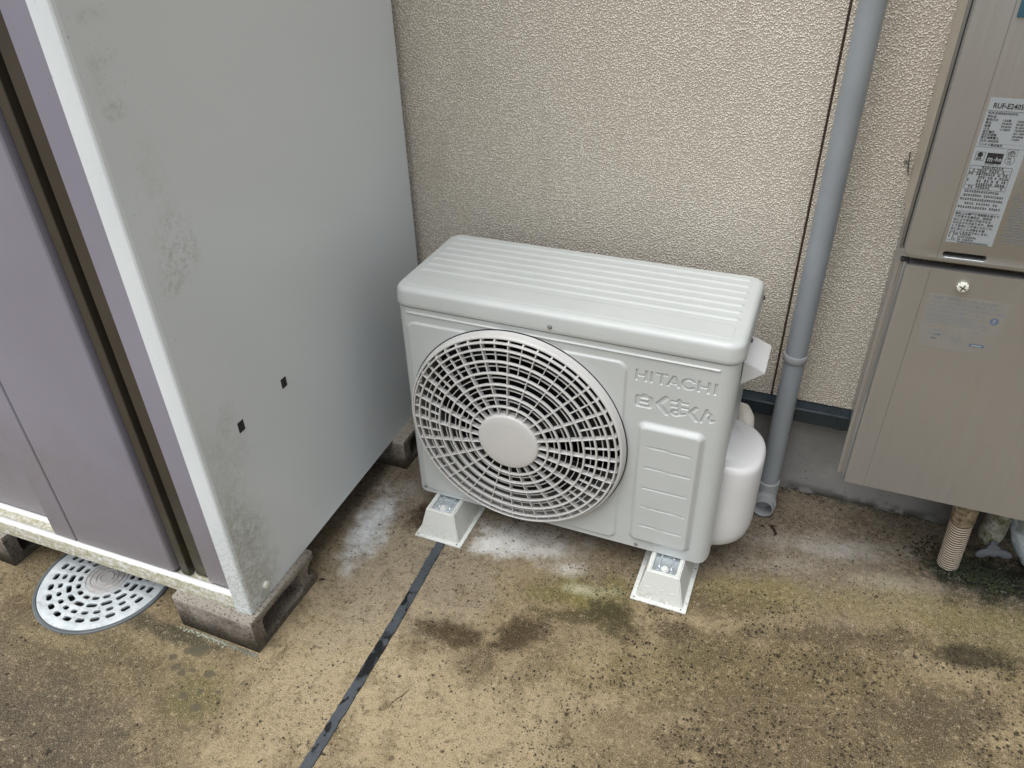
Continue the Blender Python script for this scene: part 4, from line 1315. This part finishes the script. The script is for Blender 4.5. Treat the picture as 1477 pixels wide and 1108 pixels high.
ly = .1185
lab = hpart('rating_label', bx(.9166, 1.0300, ly - .0003, ly + .0002, .9165, .9775), M['label_paper'], cover)
lab2 = hpart('rating_label', bx(.9166, .9790, ly - .0003, ly + .0002, .7665, .9160), M['label_paper'], cover)
py_ = ly - .0006
P = Print()
P.text('RUF-E2405SAW', .9225, .9640, .0098, py_, .82, .00016)
P.rect(.9170, 1.0295, .9602, .9606, py_)
P.text('RUF-E2405SAW(AW)', .9195, .9560, .0044, py_, .90, .00008)
rows = [('屋外式', '', ''), ('都市ガス', '13A用', '12A用'), ('最大', '54.0kW', '50.2kW'), ('給湯', '44.2kW', '41.2kW'), ('ふろ', '11.0kW', '10.2kW'), ('定格電圧', '', 'AC 100V'), ('定格周波数', '', '50-60Hz'), ('定格消費電力', '', '110W')]
for k, (a, b_, c) in enumerate(rows):
    z = .9512 - k * .0041
    P.text(a, .9195, z, .0037, py_, 1.0, .00008)
    if b_: P.text(b_, .9395, z, .0037, py_, 1.05, .00008)
    if c: P.text(c, .9570, z, .0037, py_, 1.05, .00008)
P.text('23.01-002204', .9195, .9182, .0042, py_, 1.0, .00008)
P.build('print', M['ink'], HB, lab)
P = Print()
P.text('リンナイ株式会社', .9190, .9128, .0038, py_, 1.0, .00008)
P.rect(.9170, .9785, .9108, .9111, py_)
# certification marks
P.frame(.9203, .9318, .8920, .9040, .0004, py_); P.disc(.9258, .9000, .0034, py_); P.text('JIA', .9222, .8930, .0050, py_, 1.1, .00012)
P.rect(.9345, .9545, .8885, .9035, py_)
P.frame(.9575, .9705, .9015, .9100, .0003, py_); P.text('(個)', .9590, .9032, .0062, py_, .9, .0001)
P.ringp(.9640, .8950, .0060, .0004, py_); P.text('PS', .9608, .8957, .0040, py_, 1.1, .00008); P.text('TG', .9612, .8914, .0034, py_, 1.1, .00008)
P.fine(.9350, .9530, .8862, .0015, py_)
# ruled box of small print
P.frame(.9180, .9710, .8500, .8845, .0004, py_)
for z in (.8795, .8750, .8560): P.rect(.9182, .9708, z, z + .0003, py_)
for k, (x0, x1) in enumerate(((.9330, .9620), (.9230, .9640), (.9190, .9700), (.9320, .9700), (.9190, .9700), (.9320, .9700), (.9230, .9660))):
    P.fine(x0, x1, .8805 - k * .0048, .0036, py_)
for k in range(5): P.rect(.9330 + k * .0085, .9333 + k * .0085, .8562, .8750, py_)
for k, x1 in enumerate((.9650, .9720, .9740, .9700, .9750)): P.fine(.9180 + (k == 3) * .004, x1, .8452 - k * .0060, .0034, py_, .88)
P.rect(.9180, .9740, .8160, .8163, py_)
for k, tx in enumerate(('設計上の標準使用期間を超えて', 'て使用する場合は、経年劣', '化により安全に使用できな', 'ななおそれがあります。有料', 'して安全にご使用いただくた', 'めにあんしん点検をお受', 'けることをおすすめします。')):
    P.text(tx, .9180, .8110 - k * .0048, .0042, py_, .98, .00006)
for k, x1 in enumerate((.9500, .9560, .9520)): P.fine(.9180, x1, .7790 - k * .0040, .0028, py_)
P.rect(.9180, .9740, .7692 + .0005, .7695 + .0005, py_)
x = .9320
while x < .9720:
    w = random.choice((.0003, .0005, .0007)); P.rect(x, x + w, .7600 + .0072, .7690, py_); x += w + random.choice((.0003, .0005))
P.build('print', M['ink'], HB, lab2)
P = Print(); P.text('m', .9362, .8915, .0110, py_ - .0002, .8, .0002); P.text('-ho', .9440, .8925, .0085, py_ - .0002, .85, .0002); P.build('reversed_print', M['label_paper'], HB, lab2)
# pale caution print on the cover itself
P = Print()
def tri(P, cx, cz, s, y):
    for (a, b_) in (((cx - s, cz), (cx + s, cz)), ((cx + s, cz), (cx, cz + 1.7 * s)), ((cx, cz + 1.7 * s), (cx - s, cz))):
        dx, dz = b_[0] - a[0], b_[1] - a[1]; l = math.hypot(dx, dz); nx, nz = -dz / l * .0003, dx / l * .0003
        P.add(([(a[0] - nx, y, a[1] - nz), (b_[0] - nx, y, b_[1] - nz), (b_[0] + nx, y, b_[1] + nz), (a[0] + nx, y, a[1] + nz)], [(0, 1, 2, 3)]))
    P.text('!', cx - .001, cz + .001, .0085, y, 1.0, .00008)
tri(P, .9925, .8640, .0062, py_); tri(P, .9900, .8400, .0062, py_)
P.rect(.9850, 1.03, .8590, .8593, py_)
for k in range(15): P.fine(.9860 + (k % 3 == 1) * .002, 1.02, .8340 - k * .0043, .0026, py_, .8)
P.build('caution_print', M['ink_grey'], HB, cover)

# lower pipe cover cabinet
pc = thing('pipe_cover_cabinet', 'champagne metal pipe cover cabinet below the water heater with a faint blue caution label', 'pipe cover', (.875, YW, .2662))
PB = Vector((.875, YW, .2662))
def ppart(name, bm, mat, parent=pc, **k):
    bmesh.ops.translate(bm, verts=bm.verts, vec=-PB)
    return part(name, bm, mat, parent, **k)
# sheet folded in plan: flange, step, front
sec = [(.8780, YW - .0006), (.8775, .1480), (.8605, .1472), (.8600, .1460), (.8605, .1430), (.8662, .1420), (.8668, .1440), (.8705, .1440), (.8712, .1395), (.8730, .1380), (.8738, .1290), (.8752, .1252), (.8790, .1237), (.9090, .1235), (.9094, .1243), (.9100, .1243), (.9104, .1235),
       (1.335, .1235), (1.340, .1260), (1.340, YW - .0006)]
outer = sec
inner = [(1.337, YW - .0006), (1.337, .1275), (1.333, .1260), (.8800, .1262), (.8765, .1290), (.8800, .1500), (.8810, .1520), (.8810, YW - .0006)]
body = profile_z(outer + inner, .2705, .7165)
for v in body.verts:          # the front leaf hangs a little lower than the flange
    if v.co.z < .3 and v.co.y < .1400: v.co.z = .2655
    if v.co.z > .7 and v.co.y < .1400: v.co.z = .7185
pbody = ppart('cabinet_body', body, M['heater'], angle=25)
ppart('top_fold', profile_x([(.1236, .7170), (.1262, .7192), (.1500, .7180), (.1500, .7150), (.1262, .7150)], .8785, 1.336), M['heater'], pbody, angle=60)
ppart('top_corner', bx(.8660, .8780, .138, .150, .7165, .7215, .001, 1), M['black'], pbody)
# fluted thumb screw
kn = bmesh.new()
nseg = 48
rows = []
for r, y in ((.0001, -.0075), (.0060, -.0074), (.0074, -.0066), (.0080, -.0050), (.0080, -.0010), (.0072, 0)):
    rows.append([kn.verts.new((.9600 + (r * (1 + (.07 * math.cos(12 * 2 * PI * k / nseg) if r > .005 else 0))) * math.cos(2 * PI * k / nseg), .1235 + y, .6952 + (r * (1 + (.07 * math.cos(12 * 2 * PI * k / nseg) if r > .005 else 0))) * math.sin(2 * PI * k / nseg))) for k in range(nseg)])
for a, b_ in zip(rows, rows[1:]):
    for k in range(nseg): kn.faces.new((a[k], a[(k + 1) % nseg], b_[(k + 1) % nseg], b_[k]))
knob = ppart('thumb_screw', kn, M['cap_white'], pc)
for ang in (25, 115):
    b2 = bx(-.0058, .0058, -.0003, .0003, -.0007, .0007)
    bmesh.ops.rotate(b2, verts=b2.verts, cent=(0, 0, 0), matrix=Matrix.Rotation(math.radians(ang), 3, 'Y'))
    bmesh.ops.translate(b2, verts=b2.verts, vec=(.9600, .1158, .6952))
    ppart('cross_slot', b2, M['ink'], knob)
lb2 = ppart('caution_label', bx(.9180, 1.0330, .1232, .1236, .5810, .6760), M['label_clear'], pbody)
P = Print(); y2 = .1229
for k, tx in enumerate(('【注意】「屋外式」や「屋内」などの際は', 'フロントカバーを取り外した場合は、フロント', 'カバーを必ず元通りに取り付け、左右ねじの締め', '付けもれが無いよう確認してください。')):
    P.text(tx, .9230 - .001 * (k > 0), .6690 - k * .0075, .0052, y2, .95, .00004)
for k in range(4): P.fine(.9230, 1.015 - (k == 1) * .02, .6400 - k * .0048, .0024, y2, .85)
P.text('止水位置', .9370, .6130, .0036, y2); P.text('水抜位置', .9300, .6050, .0030, y2); P.text('サービス', .9300, .5975, .0030, y2); P.text('ガス接続', .9900, .6165, .0036, y2)
P.build('print', M['ink_grey'], PB, lb2)
P = Print()
P.ringp(1.0190, .6430, .0062, .0062, y2); 
for zc, sgn in ((.6060, 1), (.5985, -1)):
    P.rect(.9430, .9490, zc - .0009, zc + .0009, y2)
    tip = .9530 if sgn > 0 else .9395; bs = .9488 if sgn > 0 else .9432
    P.add(([(bs, y2, zc - .0026), (bs, y2, zc + .0026), (tip, y2, zc)], [(0, 1, 2)]))
P.rect(.9960, 1.0180, .5935, .5985, y2)
P.build('blue_print', M['ink_blue'], PB, lb2)
P = Print(); P.text('!', 1.0172, .6390, .0105, y2 - .0003, 1.1, .0003); P.rect(1.0, 1.014, .5950, .5970, y2 - .0003); P.build('reversed_print', M['label_paper'], PB, lb2)
P = Print()
for x0, x1, z0, z1 in ((.9700, .9706, .590, .618), (.9780, .9786, .590, .618), (.9620, .9860, .6040, .6046), (.9600, .9880, .5990, .5996), (.9550, .9556, .596, .612), (.9560, .9620, .6100, .6105)): P.rect(x0, x1, z0, z1, y2)
P.build('diagram_print', M['ink_grey'], PB, lb2)
lb2_ = None

# ------------------------------------------------------------------ pipes under the cabinet
hs = thing('drain_hose', 'beige corrugated drain hose hanging from under the pipe cover to the ground', 'hose', (1.131, .2585, 0))
A_, B_ = Vector((0, 0, .003)), Vector((-.022, -.045, .215))
bm = bmesh.new(); pts, rad = [], []
n = 20
for k in range(n * 6 + 1):
    t = k / (n * 6)
    pts.append(A_ + (B_ - A_) * (t * .70)); f = (k % 6)
    rad.append(.0210 if f in (1, 2, 3, 4) else .0172)
tube(bm, pts, rad, 28)
for f in bm.faces:
    f.material_index = 0
tub = part('corrugated_tube', bm, M['hose'], hs, angle=25)
tub.data.materials.append(M['groove_dirt_shade'])
for p in tub.data.polygons:
    row = p.index // 28
    if row % 6 in (4, 5, 0) and len(p.vertices) == 4: p.material_index = 1
bm = bmesh.new(); tube(bm, [A_ + (B_ - A_) * .70, A_ + (B_ - A_) * .72, A_ + (B_ - A_) * 1.0, A_ + (B_ - A_) * 1.6], [.0205, .0225, .0225, .0225], 28)
part('hose_fitting', bm, M['fitting'], hs)

vp = thing('stop_valve', 'mossy upright pipe with a grey three-winged stop valve handle', 'valve', (1.196, .300, 0))
bm = bmesh.new(); 
tube(bm, [(-.001, .0, .052), (-.001, .0, .060), (0, .001, .075), (.0005, .002, .10), (.001, .003, .14), (.001, .003, .30)], [.016, .021, .0235, .0235, .0225, .0225], 28)
part('pipe_body', bm, M['mossy'], vp)
# three-lobed handle in a tilted plane, facing the viewer
hp_ = []
for k in range(72):
    a = 2 * PI * k / 72
    lob = 0
    for a0, L, wd in ((PI / 2, .0185, .42), (math.radians(200), .0325, .34), (math.radians(-20), .0325, .34)):
        dlt = math.atan2(math.sin(a - a0), math.cos(a - a0))
        lob = max(lob, L * math.exp(-(dlt / wd) ** 2 * .62))
    r = max(.0110, lob)
    hp_.append((r * math.cos(a), r * math.sin(a)))
hb = curve_solid([hp_], .010, .0032)
rot = Matrix.Rotation(math.radians(62), 3, 'X') @ Matrix.Rotation(math.radians(12), 3, 'Z')
for v in hb.verts: v.co = rot @ v.co + Vector((.006, -.030, .056))
part('valve_handle', hb, M['valve_grey'], vp, angle=45)
bm = bmesh.new(); tube(bm, [(.004, -.030, .052), (0, -.005, .064)], [.007, .007], 16)
part('valve_stem', bm, M['valve_grey'], vp)

gp = thing('wrapped_pipe', 'grey wrapped pipe bending sideways under the right end of the pipe cover', 'pipe', (1.243, .310, 0))
bm = bmesh.new(); pts, rad = [], []
path = [(0, .02, .30), (0, .015, .18), (.002, .0, .115), (.018, -.012, .070), (.045, -.025, .040), (.09, -.04, .030), (.2, -.05, .030)]
for i in range(len(path) - 1):
    for t in np.linspace(0, 1, 7)[:-1]:
        pts.append([path[i][k] * (1 - t) + path[i + 1][k] * t for k in range(3)])
for k in range(len(pts)): rad.append(.0265 if k % 3 else .0250)
tube(bm, pts, rad, 28)
part('wrapped_tube', bm, M['wrap'], gp, angle=40)

hk = thing('wall_clip', 'small screw with a thin dark wire clip on the stucco beside the water heater', 'clip', (.8585, YW, .800))
bm = bmesh.new(); lathe(bm, [(.0001, -.0050), (.0022, -.0046), (.0030, -.0030), (.0030, 0)], (-.003, 0, .004), 'Y', 14)
part('screw_head', bm, M['screw_metal'], hk)
bm = bmesh.new(); tube(bm, [(.000, -.003, .022), (.001, -.006, .010), (.003, -.006, -.006), (.006, -.003, -.018)], .0009, 8)
part('wire', bm, M['ink'], hk)

# ================================================================== SMALL LITTER
def leaf(x, y, label, mat, pieces, name='dead_leaf'):
    t = thing(name, label, 'leaf', (x, y, 0))
    bm = bmesh.new()
    for (dx, dy, L, wd, a, tilt) in pieces:
        vs = []
        for k in range(7):
            s_ = k / 6
            hwid = wd * math.sin(PI * min(max(s_, .04), .96)) / 2
            cx, cy = L * (s_ - .5), .15 * L * math.sin(s_ * 3)
            z = .0012 + tilt * s_ * L + .0012 * math.sin(s_ * 6)
            pa = (cx, cy - hwid, z + .0006); pb = (cx, cy + hwid, z)
            ca, sa = math.cos(a), math.sin(a)
            vs.append([bm.verts.new((dx + px * ca - py * sa, dy + px * sa + py * ca, pz)) for px, py, pz in (pa, pb)])
        for u, v in zip(vs, vs[1:]): bm.faces.new((u[0], v[0], v[1], u[1]))
    bmesh.ops.solidify(bm, geom=bm.faces[:], thickness=.0005)
    part('leaf_blade', bm, mat, t)
leaf(.772, .228, 'dry red brown leaf on the concrete below the downpipe outlet', M['leaf_brown'], [(0, 0, .036, .007, -1.0, .03), (.003, .010, .022, .005, .5, .08), (.008, -.010, .016, .006, -1.9, .02)])
leaf(-.0975, -.262, 'tiny curled black leaf by the far corner of the front concrete block', M['leaf_dark'], [(0, 0, .014, .005, .4, .1), (-.005, -.002, .008, .003, 2.0, .2)])
leaf(.752, .232, 'black leaf fragment just below the mouth of the downpipe', M['leaf_dark'], [(0, 0, .010, .005, .2, .05), (.003, .002, .007, .004, 1.7, .05)])
leaf(-.118, -.095, 'small black leaf crumb on the white lime stain beside the shed', M['leaf_dark'], [(0, 0, .006, .003, .9, .05)])
def twig(x, y, a, L, label):
    t = thing('dry_twig', label, 'twig', (x, y, 0), a)
    bm = bmesh.new()
    tube(bm, [(-L / 2, 0, .0010), (-L * .2, .0012, .0014), (L * .15, -.0010, .0012), (L / 2, .0012, .0010)], [.0003, .0006, .0009, .0003], 7)
    part('stem', bm, M['twig_brown'], t)
twig(.193, -.446, 1.15, .046, 'short dry twig on the concrete right of the joint strip')
twig(.486, -.365, .35, .024, 'thin straw lying on the speckled concrete in the foreground')
twig(1.02, .215, -.35, .020, 'thin twig near the house wall below the pipe cover')

def scatter(name, pts, mat, parent=None, jag=.5):
    ico = bmesh.new(); bmesh.ops.create_icosphere(ico, subdivisions=1, radius=1.0)
    bv = np.array([v.co[:] for v in ico.verts]); bf = [tuple(v.index for v in f.verts) for f in ico.faces]; ico.free()
    rs = np.random.RandomState(5)
    V, F = [], []
    for (x, y, r) in pts:
        o_ = len(V)
        s_ = r * (1 + jag * (rs.rand(3) - .5)); s_[2] *= .7
        vv = bv * (1 + jag * .5 * (rs.rand(len(bv), 1) - .5)) * s_
        for v in vv: V.append((x + v[0], y + v[1], max(v[2] + r * .25, -.0002)))
        F += [tuple(i + o_ for i in f) for f in bf]
    me = bpy.data.meshes.new(name); me.from_pydata(V, [], F); me.materials.append(mat); me.update()
    return link(name, me, parent, kind='stuff')
rnd = random.Random(3)
pts = []
for k in range(420):       # grit washed against the wall foot
    x = rnd.uniform(.78, 1.5); pts.append((x, .383 - abs(rnd.gauss(0, .007)), rnd.uniform(.0006, .0026)))
for k in range(260):
    pts.append((rnd.uniform(-.3, .78), .383 - abs(rnd.gauss(0, .008)), rnd.uniform(.0006, .0024)))
for k in range(260):       # under the cabinet
    pts.append((rnd.gauss(1.2, .07), rnd.gauss(.235, .03), rnd.uniform(.0008, .0032)))
for k in range(420):       # loose grit over the yard
    pts.append((rnd.uniform(-.4, 1.3), rnd.uniform(-.7, .3), rnd.uniform(.0005, .0015)))
o = scatter('dark_grit', pts, M['grit']); o['label'] = 'dark grit and crumbs gathered along the foot of the wall'; o['category'] = 'grit'
pts = [(-.3 + .19 * rnd.random() ** .8, -.4665 - abs(rnd.gauss(0, .0035)), rnd.uniform(.0008, .0026)) for k in range(230)]
o = scatter('pale_grit', pts, M['pebble']); o['label'] = 'pale green grit along the front foot of the concrete block'; o['category'] = 'grit'
pts = [(rnd.gauss(1.195, .05), rnd.gauss(.245, .022), rnd.uniform(.002, .005)) for k in range(300)] + [(rnd.gauss(1.09, .02), rnd.gauss(.285, .02), rnd.uniform(.0015, .003)) for k in range(90)]
o = scatter('moss_patch', pts, M['moss']); o['label'] = 'dark green moss growing on the wet concrete under the valve'; o['category'] = 'moss'
